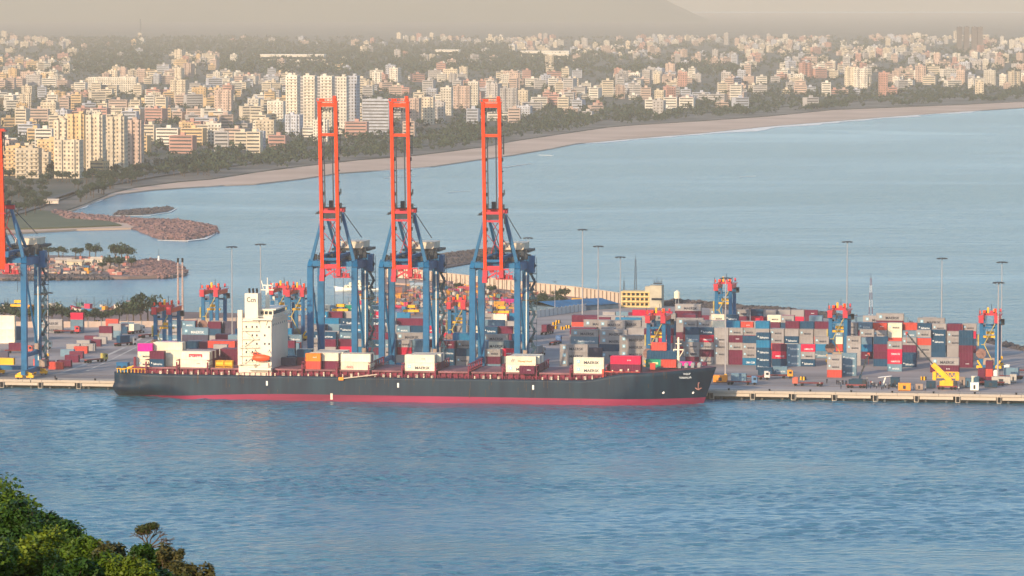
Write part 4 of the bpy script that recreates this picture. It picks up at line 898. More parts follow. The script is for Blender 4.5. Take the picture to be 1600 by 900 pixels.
# sea wall along the far side of the fishing harbour
def seawall(pts, hh, name, label, z=2.0, pitch=4.6):
    t = thing(name, label, 'sea wall', unproject(*pts[0], z)); o0 = t.location.copy(); W = MB(); S = MB(); T = MB()
    for p, q in zip(pts, pts[1:]):
        a, c = unproject(*p, z)-o0, unproject(*q, z)-o0; d = (c-a).normalized(); L = (c-a).length
        W.bar(a+Vector((0, 0, hh/2)), c+Vector((0, 0, hh/2)), .5, hh); T.bar(a+Vector((0, 0, hh+.12)), c+Vector((0, 0, hh+.12)), 1.1, .24)
        nn = Vector((d.y, -d.x, 0))
        if nn.y > 0: nn = -nn
        for k in range(int(L/pitch)): b_ = a+d*(k*pitch)+nn*.5; S.bar(b_, b_+Vector((0, 0, hh)), .55, .5)
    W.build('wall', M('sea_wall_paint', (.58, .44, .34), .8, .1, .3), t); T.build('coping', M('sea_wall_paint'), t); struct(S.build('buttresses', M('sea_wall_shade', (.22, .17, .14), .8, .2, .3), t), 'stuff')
poly_sheet('sea_wall_bank', [(604,435),(650,438),(700,444),(760,451),(830,460),(900,467),(976,478),(976,483),(900,475),(830,467),(760,458),(700,451),(650,444),(604,441)], 3.0, M('bank_stone', (.34,.22,.17), .9, .3, .1, col2=(.48,.33,.26)))
seawall([(604, 433), (650, 436), (700, 442), (760, 448.5), (830, 457), (900, 464), (976, 475)], 5.2, 'sea_wall', 'long cream sea wall curving behind the fishing harbour')
# ================================================================== VEHICLES AND QUAY-SIDE GEAR
def truck(u, v, label, rz=0, col=(.6,.55,.5), load=None, loadcol=None):
    t = thing('truck', label, 'truck', Q(u, v, DZ+.03), QROT+rz, 'trucks in the terminal')
    cm = CONT; c = MB().box(3.8, 6.0, -1.15, 1.15, .9, 3.2).box(3.7, 5.4, -1.1, 1.1, 3.2, 3.5).build('cab', cm, t); c.color = (*col, 1)
    MB().box(5.95, 6.05, -1.0, 1.0, 2.0, 2.9).build('windscreen', GLASS, c); MB().box(4.5, 5.6, -1.2, -1.12, 2.0, 2.9).build('window', GLASS, c)
    MB().box(-6.2, 3.9, -.5, .5, .95, 1.25).box(-6.2, 3.5, -1.15, 1.15, 1.25, 1.45).build('chassis', M('chassis_red', (.22, .05, .05), .7, .2, 1), t)
    for x in (-5.4, -4.1, 2.2, 4.9):
        for y in (-1, 1): MB().tube((x, y*.75, .52), (x, y*1.18, .52), .52, 12).build('wheel', BLACK, t)
    if load: 
        c_ = link('shipping_container', CM[load]); c_.location = Q(u, v, DZ+1.5)+ (UD*math.cos(rz)+VD*math.sin(rz))*(-1.4); c_.rotation_euler.z = QROT+rz; c_.color = (*CC[loadcol], 1); tag(c_, CN[loadcol]+' container on '+label, 'container', 'containers carried by trucks')
    return t
truck(*UV(213, 521), 'white truck on the road by the left boundary wall', R(75), load=6, loadcol='w'); truck(*UV(105, 521), 'red truck before the boundary wall', R(0), (.55, .04, .05))
truck(*UV(1216, 591), 'orange yard truck on the apron right of bow', R(0), (.75, .30, .03)); truck(*UV(1575, 592), 'white truck at the far right quay', R(170), (.7, .66, .6), load=6, loadcol='l'); truck(*UV(1592, 583), 'second white truck near the right edge', R(180), (.7, .66, .6))
truck(*UV(800, 571), 'dark truck between the rightmost crane legs', R(0), (.1, .1, .12)); truck(*UV(855, 522), 'maroon loaded truck near the striped barriers', R(80), (.3, .05, .08), load=6, loadcol='m')
truck(*UV(1545, 602), 'dark flatbed truck beside the red box stack on quay', R(180), (.03, .09, .14)); truck(*UV(700, 577), 'grey truck behind the middle crane', R(180), (.4, .4, .4))
for k_, (px, py, rz, cl, ld, lc) in enumerate([(842,556,82,(.5,.45,.4),6,'g'),(868,538,82,(.1,.2,.4),None,None),(150,566,60,(.5,.4,.1),None,None),(196,540,60,(.6,.55,.5),6,'b'),(60,545,10,(.1,.15,.2),None,None),(30,552,5,(.5,.1,.08),6,'m'),(1180,593,0,(.65,.6,.55),None,None),(1262,603,180,(.5,.12,.08),None,None),(1160,601,0,(.1,.2,.35),6,'l'),(232,527,65,(.45,.1,.08),None,None)]):
    truck(*UV(px, py), ('grey', 'blue', 'dull yellow', 'pale', 'dark', 'red', 'white', 'brick red', 'navy', 'dark red')[k_]+' terminal truck '+('near the right crane feet, loaded', 'on the bare yard right of the cranes', 'beside the yard road markings', 'on the yard road with blue box', 'in the left yard, unladen', 'in the left yard with maroon box', 'right of the orange generator', 'near the grey stack on the quay', 'on the quay apron by the bow, loaded', 'at the far end of the yard road')[k_], R(rz), cl, ld, lc)
# striped barriers
bp_ = thing('barrier', 'x', 'barrier', (0, 0, 0), 0, 'striped traffic barriers'); 
for k in range(4): MB().box(-1.2+k*.6, -.6+k*.6, -.4, .4, 0, 1.4).build('stripe_block', (YELLOW, BLACK)[k % 2], bp_)
BL = [(867,508),(867,514),(880,515),(888,513),(897,508),(904,517),(872,505),(1255,594),(1443,594),(152,505)]; BL.sort()
for j, (px, py) in enumerate(BL):
    o = bp_ if j == 0 else copy_tree(bp_); o.location = Q(*UV(px, py), DZ+.02); o.rotation_euler.z = QROT+random.uniform(-.5, .5); n_ = len(BL)
    o['label'] = {152: 'striped barrier block at the far end of the yard road', 1255: 'striped barrier block on the apron left of grey stack', 1443: 'striped barrier block near the yellow mobile crane'}.get(px, f'striped barrier block, {ordw(j)} from left on the bare yard')
def box_thing(name, cat, px, py, wd, dp, hh, mat, label, extra=None):
    u, v = UV(px, py); t = thing(name, label, cat, Q(u, v, DZ+.02), QROT)
    MB().box(-wd/2, wd/2, 0, dp, .25, hh).build('body', mat, t); MB().box(-wd/2-.08, wd/2+.08, -.08, dp+.08, hh, hh+.15).build('roof', mat, t)
    mb = MB()
    for x in (-wd/2+.2, wd/2-.4): mb.box(x, x+.2, .1, dp-.1, 0, .25)
    mb.build('skids', DARK, t); MB().box(-wd*.12, wd*.12, -.06, .0, hh*.25, hh*.75).build('door', DARK, t); return t
box_thing('generator_box', 'generator', 1125, 598, 5.6, 3, 2.8, ORANGE, 'orange generator box at the foot of the pale mast by the bow')
box_thing('generator_box', 'generator', 1413, 611, 4.8, 2.6, 2.9, ORANGE, 'orange box at the quay edge left of the mobile crane'); box_thing('site_cabin', 'cabin', 1398, 605, 3.4, 3.4, 3.6, M('dark_blue_canvas', (.012, .045, .08), .7, .2, 1), 'dark blue cabin left of the orange quay box')
box_thing('site_cabin', 'cabin', 1436, 610, 3, 2.4, 2.4, M('tan_metal'), 'small brown cabin between orange box and mobile crane'); box_thing('site_cabin', 'cabin', 1522.5, 611, 3.2, 2.6, 3.1, WHITE, 'bright white cabin at the quay edge'); box_thing('site_cabin', 'cabin', 1522, 602, 2.2, 2.6, 3.4, CREAM, 'pale cabin behind the bright white one')
box_thing('site_cabin', 'cabin', 1512, 606, 2.6, 2.6, 3.6, M('blue_grey_metal', (.05, .12, .18), .6, .2, 1), 'blue grey cabin left of the bright white one'); box_thing('site_cabin', 'cabin', 1503.5, 606, 2.2, 2.2, 4.2, M('tan_metal'), 'narrow brown cabin right of the mobile crane'); box_thing('site_cabin', 'cabin', 1454, 607, 3.4, 3, 2.6, M('dark_blue_canvas'), 'dark blue cabin left of mobile crane base')
box_thing('site_cabin', 'cabin', 1564, 601, 7.4, 2.6, 3.0, M('pale_metal', (.42, .38, .34), .6, .1, 1), 'long pale cabin at the foot of the rightmost gantry'); box_thing('site_cabin', 'cabin', 1548, 606, 5.0, 2.6, 2.6, M('dark_blue_canvas'), 'dark low cabin before the red box stack'); box_thing('site_cabin', 'cabin', 1583, 598, 2.6, 2.2, 3.2, M('pale_metal'), 'pale square cabin with dark door near the right edge')
for j, (px, py, c, k) in enumerate([(1533,601,'m',0),(1545,601,'m',0),(1533,601,'m',1),(1545,601,'R',1),(1545,601,'m',2)]):
    u, v = UV(px, py); o = link('shipping_container', CM[6]); o.rotation_euler.z = QROT+math.pi/2; o.location = Q(u, v+4, DZ+.02+k*CH); o.color = (*CC[c], 1); o.scale.y = 1.15
    tag(o, ('left' if px < 1540 else 'right')+' column, '+('bottom', 'middle', 'top')[k]+' red box of the end-on stack on right quay', 'container', 'end-on red boxes on the quay'); 
    for s in (-1, 1): d = link('door', DOORM, o); d.location = (-3.0, 0 if s > 0 else -1.08, 0); d.scale.x = -1; d.color = (*CC[c], 1)
# white canopy, straddle spreader frame
u, v = UV(1384, 603); t = thing('awning', 'white slanted awning over the crowd on the quay', 'awning', Q(u, v, DZ), QROT); MB().bar((-3, 0, 3.4), (2.3, 0, 4.0), 2.2, .16).build('canopy', WHITE, t); MB().bar((-1.2, -.5, 0), (-.1, -.3, 3.5), .5, .3).build('post', WHITE, t); MB().bar((1.8, .5, 0), (1.8, .5, 3.8), .2).build('post', GREY, t)
u, v = UV(1478, 594); t = thing('lifting_frame', 'yellow lattice lifting frame lying behind the mobile crane', 'lifting frame', Q(u, v, DZ+.4), QROT)
for z in (.4, 2.6): MB().box(-5.0, 5.0, -.3, .3, z, z+.45).build('chord', YELLOW, t)
for k in range(6): MB().bar((-4.8+k*1.6, 0, .6), (-4.0+k*1.6, 0, 2.7), .25).bar((-4.0+k*1.6, 0, 2.7), (-3.2+k*1.6, 0, .6), .25).build('brace', YELLOW, t)
for s in (-1, 1): MB().box(s*4.6-.7, s*4.6+.7, -.9, .9, -.38, 2.9).build('end_frame', YELLOW, t)
def mobile_crane(px, py, label, col, tip, elbow, bw):
    u, v = UV(px, py); t = thing('mobile_crane', label, 'mobile crane', Q(u, v, DZ+.03), QROT)
    MB().box(-4, 4, -1.3, 1.3, .8, 1.5).build('chassis', M('chassis_red'), t)
    for x in (-3.1, -1.7, 1.7, 3.1):
        for y in (-1, 1): MB().tube((x, y*.8, .6), (x, y*1.4, .6), .6, 12).build('wheel', BLACK, t)
    MB().box(-1.9, 2.4, -1.3, 1.3, 1.5, 3.6).build('superstructure', col, t); MB().box(2.4, 3.9, -1.2, 1.2, 1.5, 3.3).build('counterweight', DARK, t); cb = MB().box(-2.9, -1.9, -1.3, -.2, 1.5, 3.4).build('cab', col, t); MB().box(-2.95, -2.88, -1.2, -.3, 2.2, 3.2).build('window', GLASS, cb)
    s_ = F/ (Q(u, v).y); b0 = Vector((1.2, 0, 3.4)); E = Vector(((elbow[0]-px)/s_, 0, (py-elbow[1])/s_)); T_ = Vector(((tip[0]-px)/s_, 0, (py-tip[1])/s_))
    bm_ = MB().bar(b0, E, bw, bw).build('boom', col, t); mb = MB(); mb.bar(E, T_, .55, .5)
    for k in range(4): p = E.lerp(T_, .2+.2*k); mb.cbox(p, (.8, .8, .7))
    mb.build('boom_extension', DARK, bm_); MB().tube(T_, T_+Vector((0, 0, -4)), .06, 4).cbox(T_, (.9, .5, 1.2)).build('hook_rope', M('red_primer'), bm_)
mobile_crane(1480, 608.5, 'yellow mobile crane with long black boom leaning left', YELLOW, (1416, 521), (1457, 569), 1.9)
mobile_crane(1338, 606, 'dark mobile crane with thin red boom leaning right', M('dark_blue_canvas'), (1357, 553), (1345, 585), .8)
# ================================================================== PEOPLE
SHIRT = CONT; SKIN = M('skin', (.16, .08, .05), .6, .1, 3); TROU = M('trousers', (.02, .022, .035), .8, .3, 3); HAIR = M('hair', (.01, .008, .007), .7, .1, 3)
def person_mesh(pose):
    me = bpy.data.meshes.new('person_skeleton'); sw, arm = pose
    J = {'pel': (0, 0, .95), 'ch': (0, 0, 1.35), 'nk': (0, 0, 1.5), 'hd': (0, -.02, 1.66), 'hl': (-.1, 0, .9), 'kl': (-.11, -sw*.5, .5), 'fl': (-.11, -sw, .06), 'tl': (-.12, -sw-.16, .03), 'hr': (.1, 0, .9), 'kr': (.11, sw*.3, .5), 'fr': (.11, sw, .06), 'tr': (.12, sw-.16, .03),
         'sl': (-.2, 0, 1.42), 'el': (-.28, .03, 1.14), 'wl': (-.27, -.12-arm*.1, .92+arm*.2), 'ml': (-.27, -.18-arm*.1, .84+arm*.25), 'sr': (.2, 0, 1.42), 'er': (.28, .02, 1.14), 'wr': (.27, -.1, .90), 'mr': (.27, -.13, .82)}
    rd = dict(pel=.15, ch=.16, nk=.06, hd=.11, hl=.09, kl=.065, fl=.05, tl=.035, hr=.09, kr=.065, fr=.05, tr=.035, sl=.065, el=.045, wl=.035, ml=.04, sr=.065, er=.045, wr=.035, mr=.04)
    ks = list(J); E = [('pel','ch'),('ch','nk'),('nk','hd'),('pel','hl'),('hl','kl'),('kl','fl'),('fl','tl'),('pel','hr'),('hr','kr'),('kr','fr'),('fr','tr'),('ch','sl'),('sl','el'),('el','wl'),('wl','ml'),('ch','sr'),('sr','er'),('er','wr'),('wr','mr')]
    me.from_pydata([J[k] for k in ks], [(ks.index(a), ks.index(b_)) for a, b_ in E], []); o = bpy.data.objects.new('person_source', me); COL.objects.link(o)
    o.modifiers.new('s', 'SKIN')
    for k, sv in zip(ks, me.skin_vertices[0].data): sv.radius = (rd[k], rd[k]); sv.use_root = k == 'pel'
    dg = bpy.context.evaluated_depsgraph_get(); m2 = bpy.data.meshes.new_from_object(o.evaluated_get(dg)); bpy.data.objects.remove(o); m2.name = 'person'
    m2.materials.clear()
    for m_ in (TROU, SHIRT, SKIN, HAIR): m2.materials.append(m_)
    for p in m2.polygons: z, x = p.center.z, abs(p.center.x); p.material_index = 0 if (z < .96 and x < .2) else 1 if (z < 1.5 and not (x > .22 and z < 1.1)) else 3 if (z > 1.68 or (z > 1.58 and p.center.y > .02)) else 2
    return m2
PM = [person_mesh(p) for p in ((.08, 0), (.2, .5), (.02, 1.5), (.14, .2))]
PEO = [(1308+i*2.6+random.uniform(-.8, .8), 601+random.uniform(-.6, .6)) for i in range(7)]+[(1349+i*2.1+random.uniform(-1, 1), 606+random.uniform(-4, 3)) for i in range(26)]+[(1314, 608),(1281,604),(1282.5,604.5),(1428,610),(1446,611),(1498,611),(1292,599),(86,594),(48,598),(1355,596)]
PEO.sort()
SC = [((.02,.03,.05),'dark'),((.03,.08,.14),'navy'),((.45,.45,.42),'pale'),((.35,.05,.05),'red'),((.02,.02,.02),'black')]
for j, (px, py) in enumerate(PEO):
    u, v = UV(px, py); o = link('person', random.choice(PM)); o.location = Q(u, v, DZ+.02); o.rotation_euler.z = random.uniform(0, 6.28); s, nm = random.choice(SC[:3]+SC[:2]+SC); o.color = (*s, 1); o.scale = (1.12,)*3
    where = 'on the left quay edge' if px < 100 else 'standing on the right-hand quay'
    tag(o, f'person in {nm} top, {ordw(j+1)} from the left along the quay, {where}', 'person', 'dock workers gathered on the quay')
# ================================================================== BOATS
def hull_mb(L, B, hh, bowrise=.5, n=10):
    mb = MB(); P_ = 5
    for i in range(n+1):
        t = i/n; x = -L/2+L*t; bw = B/2*(min(1, (1-t)/.38)**.6 if t < 1 else .02)*(.75+.25*min(1, t/.2)); z = hh*(1+bowrise*max(0, (t-.6)/.4)**2+.12*max(0, .2-t)/.2)
        for s, zz in ((-.55, -.4), (-.95, z*.45), (-1, z), (1, z), (.95, z*.45), (.55, -.4)): mb.v.append((x+(.12*L*(zz/z)*max(0, t-.7) if zz > 0 else 0), s*max(bw, .04), zz))
    for i in range(n):
        for k in range(5): a = i*6+k; mb.f.append((a, a+6, a+7, a+1)); mb.m.append(0)
    mb.f.append((0, 1, 2, 3, 4, 5)); mb.m.append(0); return mb
f0 = hull_mb(24, 7, 2.4, .6).build('hull', WHITE)
t = thing('passenger_boat', 'cream passenger boat seen between the legs of the leftmost ship-side crane', 'boat', unproject(559, 455, 0), R(178)); f0.parent = t; t.scale = (1, 1, .72)
MB().box(-8, 7, -2.8, 2.8, 2.4, 4.6).build('lower_cabin', CREAM, t); MB().box(-5, 4.5, -2.5, 2.5, 4.6, 6.6).build('upper_cabin', CREAM, t); MB().box(-1.5, 3, -1.8, 1.8, 6.6, 8.2).build('wheelhouse', CREAM, t); mb = MB()
mb.bar((0, 0, 8.2), (0, 0, 12.5), .3); mb.bar((-1.2, 0, 10.6), (1.2, 0, 10.6), .2); mb.build('mast', WHITE, t)
for k in range(8): MB().box(-7.4+k*1.7, -6.5+k*1.7, 2.75, 2.88, 3.2, 3.9).build('window', GLASS, t)
for k in range(5): MB().box(-4.4+k*1.7, -3.5+k*1.7, 2.45, 2.58, 5.3, 6.0).build('window', GLASS, t)
bproto = thing('fishing_boat', 'x', 'fishing boat', (0, 0, 0), 0, 'fishing boats moored in the harbour')
b_h = hull_mb(9.5, 3.0, 1.3, .9).build('hull', CONT, bproto); MB().box(-3.2, -.6, -1.0, 1.0, 1.1, 3.0).box(-3.4, -.4, -1.15, 1.15, 3.0, 3.15).build('wheelhouse', CONT, bproto)
MB().bar((.8, 0, 1), (.8, 0, 6.2), .14).bar((.8, 0, 2.2), (4.0, 0, 4.6), .1).build('mast', DARK, bproto); MB().bar((-3.0, 0, 3), (-3.0, 0, 4.8), .12).build('flag_pole', DARK, bproto); MB().box(.2, 3.0, -.8, .8, 1.0, 1.6).build('net_pile', M('nets', (.18, .07, .06), .9, .4, 1), bproto)
BC = [((.75,.30,.03),'orange'),((.30,.12,.09),'brown'),((.55,.04,.10),'pink red'),((.04,.16,.30),'blue'),((.55,.48,.40),'cream'),((.25,.16,.16),'mauve brown'),((.60,.45,.05),'yellow'),((.10,.22,.20),'teal')]
first = True
def boat(px, py, ci, label, rz=None, s=1.0, z=0.0):
    global first
    o = bproto if first else copy_tree(bproto); first = False
    o.location = unproject(px, py, z); o.rotation_euler.z = random.uniform(0, 6.28) if rz is None else rz; o.scale = (s,)*3; o['label'] = label
    for ch in o.children:
        nmc = ch.name.split('.')[0]
        if nmc == 'hull': ch.color = (*BC[ci][0], 1)
        elif nmc == 'wheelhouse': ch.color = (*BC[(ci*3+1) % 8][0], 1)
    return o
boat(631, 464, 0, 'large orange boat with cabin in the fishing harbour', R(5), 1.7)
zones = [('left of the middle crane', 545, 610, 462, 486, 0.0, 16), ('between the middle crane legs', 612, 690, 462, 484, 0.0, 22), ('between middle and right cranes', 692, 742, 448, 484, 2.0, 18), ('between the right crane legs', 750, 832, 460, 486, 2.0, 22), ('off the left harbour spit', 70, 150, 424, 432, 0.0, 9), ('behind the dark trees at left', 0, 240, 481, 488, 2.2, 18)]
for nm, x0, x1, y0, y1, z, nb in zones:
    L_ = sorted((random.uniform(x0, x1), random.uniform(y0, y1)) for _ in range(nb))
    for j, (px, py) in enumerate(L_):
        ci = random.choice((0, 1, 1, 1, 5, 5, 4, 2, 3, 6)); boat(px, py, ci, f'{BC[ci][1]} fishing boat, {ordw(j+1)} from left {nm}', None, random.uniform(.8, 1.25), z)
# clutter on the harbour ground
its = []
for _ in range(900):
    px, py = random.uniform(640, 850), random.uniform(442, 492)
    if py < 436+(px-640)*.14+4: continue
    p = unproject(px, py, 2.0)-QO; c = random.choice([(.30,.18,.15),(.16,.12,.13),(.40,.32,.28),(.22,.10,.08),(.10,.10,.12),(.38,.10,.12),(.45,.22,.06),(.08,.14,.2)])
    its.append((p.dot(UD), p.dot(VD), 2.0, random.uniform(.8, 3.6), random.uniform(.8, 3), random.uniform(.5, 2.4), c))
for _ in range(260):
    px, py = random.uniform(0, 200), random.uniform(404, 430); p = unproject(px, py, 1.6)-QO; c = random.choice([(.30,.18,.15),(.20,.15,.14),(.50,.40,.32),(.10,.10,.12),(.40,.14,.12)])
    its.append((p.dot(UD), p.dot(VD), 1.6, random.uniform(1, 4), random.uniform(1, 3), random.uniform(.5, 2.0), c))
struct(join_boxes('harbour_clutter', its, CONTA), 'stuff')
for j, (px, py, cc, lab) in enumerate([(709, 462, (.55,.05,.12), 'pink shed in the fishing harbour between cranes'), (727, 458, (.70,.10,.10), 'bright red shed near the top of the fishing harbour'), (655, 452, (.45,.50,.52), 'pale grey hut behind the orange boat'), (781, 482, (.80,.35,.04), 'orange hut between the right crane legs'), (795, 478, (.60,.03,.2), 'magenta hut right of the orange hut'),
        (118, 415, (.60,.48,.34), 'cream hut on the left harbour spit, left one'), (140, 414, (.70,.58,.42), 'larger cream hut on the left harbour spit'), (152, 411, (.62,.50,.38), 'cream hut on the left harbour spit, right one'), (99, 412, (.5,.42,.36), 'grey hut at the left end of the spit'), (902, 477, (.80,.40,.04), 'small orange hut behind the blue shed'),(78,318,(.62,.5,.4),'small white shed beside the coast road')]):
    t = thing('hut', lab, 'hut', unproject(px, py, 2.9 if py < 330 else 2.0), QROT+random.uniform(-.3, .3), 'small huts by the water'); wd = 5+2*(j % 3) if j < 10 else 13
    o = MB().box(-wd/2, wd/2, -2, 2, 0, 2.4).build('wall', CONT, t); o.color = (*cc, 1)
    mb = MB(); mb.v = [(-wd/2-.4,-2.5,2.3),(wd/2+.4,-2.5,2.3),(wd/2+.4,0,3.6),(-wd/2-.4,0,3.6),(wd/2+.4,2.5,2.3),(-wd/2-.4,2.5,2.3)]; mb.f = [(0,1,2,3),(3,2,4,5),(0,3,5),(1,4,2)]; mb.m = [0]*4; o = mb.build('roof', CONT, t); o.color = (*[c*.9 for c in cc], 1)
    MB().box(-.5, .5, -2.1, -1.95, 0, 1.9).build('door', DARK, t); MB().box(1.2, 2.1, -2.1, -1.95, .9, 1.7).build('window', GLASS, t)
t = thing('beacon', 'small white harbour beacon on the rocky spit', 'beacon', unproject(248, 412, 1.6)); MB().tube((0, 0, 0), (0, 0, 4.6), .8, 10, .5).build('tower', WHITE, t); MB().tube((0, 0, 4.6), (0, 0, 8.5), .12, 5).build('antenna', DARK, t)
t = thing('bird', 'dark bird gliding low over the water', 'bird', unproject(478, 794.5, 10)); mb = MB()
for i in range(7):
    tt = i/6; rr = .12*math.sin(math.pi*min(1, tt*.9+.08))+.02
    for k in range(6): a = math.pi*k/3; mb.v.append((-.45+.9*tt, rr*math.cos(a), rr*math.sin(a)))
for i in range(6):
    for k in range(6): a = i*6+k; c = i*6+(k+1) % 6; mb.f.append((a, c, c+6, a+6)); mb.m.append(0)
mb.build('body', BLACK, t).rotation_euler.z = R(90)
for s in (-1, 1):
    mb = MB(); mb.v = [(0,-.14,.02),(0,.16,.02),(s*.7,.1,.22),(s*.7,-.12,.22),(s*1.25,.14,.08),(0,-.14,-.01),(0,.16,-.01),(s*.7,.1,.19),(s*.7,-.12,.19)]; mb.f = [(0,3,2,1),(3,4,2),(5,6,7,8),(8,7,4)]; mb.m = [0]*4; mb.build('wing', BLACK, t)
# ================================================================== ROCKS
def rocks(name, poly, z, n_, smin, smax, mat, mound=2.0, line=None):
    V, Fc = [], []; k = 0
    P_ = [unproject(x, y, z) for x, y in poly]; xs_, ys_ = [p.x for p in P_], [p.y for p in P_]; cx_, cy_ = sum(xs_)/len(xs_), sum(ys_)/len(ys_)
    def inside(x, y):
        c = False; j = len(P_)-1
        for i in range(len(P_)):
            if (ys_[i] > y) != (ys_[j] > y) and x < (xs_[j]-xs_[i])*(y-ys_[i])/(ys_[j]-ys_[i])+xs_[i]: c = not c
            j = i
        return c
    def edge(x, y):
        d = 1e9; p = Vector((x, y))
        for i in range(len(P_)):
            a, b_ = P_[i].xy, P_[(i+1) % len(P_)].xy; t_ = max(0, min(1, (p-a).dot(b_-a)/max(1e-6, (b_-a).length_squared))); d = min(d, (a+(b_-a)*t_-p).length)
        return d
    tries = 0
    while k < n_ and tries < n_*12:
        tries += 1; x, y = random.uniform(min(xs_), max(xs_)), random.uniform(min(ys_), max(ys_))
        if not inside(x, y): continue
        e = edge(x, y); zz = z-.6+min(1, e/9)*mound; s = random.uniform(smin, smax); rot = Matrix.Rotation(random.uniform(0, 6.28), 3, Vector((random.random(), random.random(), random.random()+.1)).normalized())
        for q in bv-np.array([0, 0, .5]): p = rot @ (Vector(q)*s*random.uniform(.75, 1.15)); V.append((x+p.x, y+p.y, zz+p.z*.8))
        Fc.append(bf+8*k); k += 1
    return struct(link(name, np_mesh(name, V, np.concatenate(Fc), mat)), 'stuff')
PINKR = M('pink_boulders', (.27, .15, .14), .9, .35, .25, col2=(.10, .075, .08)); DARKR = M('dark_boulders', (.05, .05, .06), .9, .4, .08, col2=(.11, .09, .09))
g1 = [(75,334),(100,344),(200,350),(215,358),(248,372),(290,374),(318,371),(339,362),(335,354),(300,348),(250,346),(200,343),(120,336),(90,328)]
poly_sheet('groyne', g1, .7, ROCKM); rocks('groyne_boulders', g1, 0.8, 2200, 1.4, 3.4, PINKR, 2.0)
g2 = [(178,336),(200,337),(235,334),(262,330),(272,325),(262,323),(235,326),(205,328),(182,331)]
poly_sheet('reef', g2, .3, ROCKM); rocks('reef_boulders', g2, .3, 420, 1.3, 2.8, DARKR, 1.0)
g3 = [(180,424),(205,431),(262,431),(293,425),(286,415),(262,407),(225,406),(196,412)]
rocks('spit_boulders', g3, 1.5, 1300, 1.1, 2.4, PINKR, 1.5)
rocks('spit_edge_boulders', [(0,430),(60,429),(180,430),(180,434),(60,436),(0,436)], 1.0, 500, 1.2, 2.4, DARKR, .8)
g4 = [(660,402),(690,397),(760,389),(775,385),(775,391),(740,397),(690,403),(665,409)]; g5 = [(660,420),(690,416),(745,408),(775,400),(775,392),(740,398),(690,405),(662,412)]
poly_sheet('breakwater', [(655,421),(690,419),(745,409),(776,400),(776,386),(740,391),(690,397),(655,404)], .6, ROCKM); rocks('breakwater_boulders', g4+g5[::-1], .5, 1100, 1.4, 2.6, DARKR, 1.0)
def edge_rocks(name, pts, wpx, n_, mat, z=3.4):
    up = [(x, y-wpx) for x, y in pts]; return rocks(name, pts+up[::-1], z, n_, 1.6, 3.4, mat, 2.0)
edge_rocks('revetment_boulders', [(1030,478),(1100,482),(1180,489),(1250,494),(1340,504),(1440,516),(1520,531),(1600,551),(1640,556)], 6, 1500, DARKR); edge_rocks('seaward_boulders', [(600,431),(660,434),(760,445),(880,458),(970,471)], 3.5, 500, PINKR, 2.0)
# ================================================================== TREES
def crown_mesh(name, n_, sx_, sz, leaf, mat, seed, clumps=7):
    r_ = np.random.default_rng(seed); cc = r_.normal(0, .42, (clumps, 3)); cc[:, 2] = np.abs(cc[:, 2])*.9-.15; rad = r_.uniform(.32, .60, clumps)
    k = r_.integers(0, clumps, n_); d = r_.normal(0, 1, (n_, 3)); d /= np.linalg.norm(d, axis=1)[:, None]; P_ = cc[k]+d*(rad[k]*r_.uniform(.65, 1.05, n_))[:, None]
    P_ *= np.array([sx_, sx_, sz]); a = r_.normal(0, 1, (n_, 3)); a /= np.linalg.norm(a, axis=1)[:, None]; b_ = np.cross(a, d+r_.normal(0, .5, (n_, 3))); b_ /= np.linalg.norm(b_, axis=1)[:, None]+1e-6
    L = leaf*r_.uniform(.6, 1.3, (n_, 1)); V = np.stack([P_-a*L, P_+b_*L*.55, P_+a*L, P_-b_*L*.55], 1).reshape(-1, 3); Fc = np.arange(4*n_).reshape(-1, 4)
    return V, Fc
def tree_proto(i, dens=420, leaf=.55):
    V, Fc = crown_mesh('crown', dens, 3.6, 3.0, leaf, LEAF, 100+i, 8); V = V+np.array([0, 0, 5.6]); cr = np_mesh('crown', V, Fc, LEAF)
    mb = MB(); mb.bar((0, 0, 0), (.2, 0, 3.4), .6, .6, w2=.35); mb.bar((.2, 0, 3.2), (1.6, .3, 5.6), .3, .3, w2=.12); mb.bar((.2, 0, 3.2), (-1.4, -.4, 5.8), .3, .3, w2=.12); mb.bar((.2, 0, 3.3), (.2, .9, 6.4), .26, .26, w2=.1)
    return cr, mb.mesh('trunk', TRUNK)
TP = [tree_proto(i) for i in range(5)]
def tree(p, s, label, group, i=None):
    cr, tk = TP[random.randrange(5) if i is None else i]; t = thing('tree', label, 'tree', p, random.uniform(0, 6.28), group); t.scale = (s, s, s*random.uniform(.85, 1.15)); link('crown', cr, t); link('trunk', tk, t); return t
for j, px in enumerate([6,20,34,47,60,72,84,97,110,122,136,149,161,173,186,198,209,220,231,243]): tree(unproject(px+random.uniform(-2, 2), 508+random.uniform(-2, 1), 3.9), random.uniform(.85, 1.2)*(1.45 if 195 < px < 235 else 1), f'dark leafy tree, {ordw(j+1)} from left in the row behind the boundary wall', 'dark trees behind the left boundary wall')
for j, (px, py, s) in enumerate(sorted([(66,402,.9),(76,402,.8),(92,402,.9),(98,404,.8),(118,404,.9),(126,405,.8),(140,405,1.0),(149,406,1.0),(180,412,1.2),(190,410,1.4),(200,412,1.5),(172,422,.9),(160,424,.8),(186,424,1.0),(205,420,.9)])): tree(unproject(px, py, 1.6), s, f'leafy tree, {ordw(j+1)} from left on the harbour spit', 'trees on the harbour spit')
for j, (px, py, s) in enumerate(sorted([(842,482,.9),(850,477,.9),(858,484,1.0),(866,479,.9),(872,473,.9),(878,481,.9),(848,489,1.0),(860,490,.9),(769,464,.8),(835,486,1.0),(884,470,.8),(718,455,.7),(690,460,.8)])): tree(unproject(px, py, 2.0), s*.9, f'leafy tree, {ordw(j+1)} from left along the fishing harbour ground', 'trees by the fishing harbour')
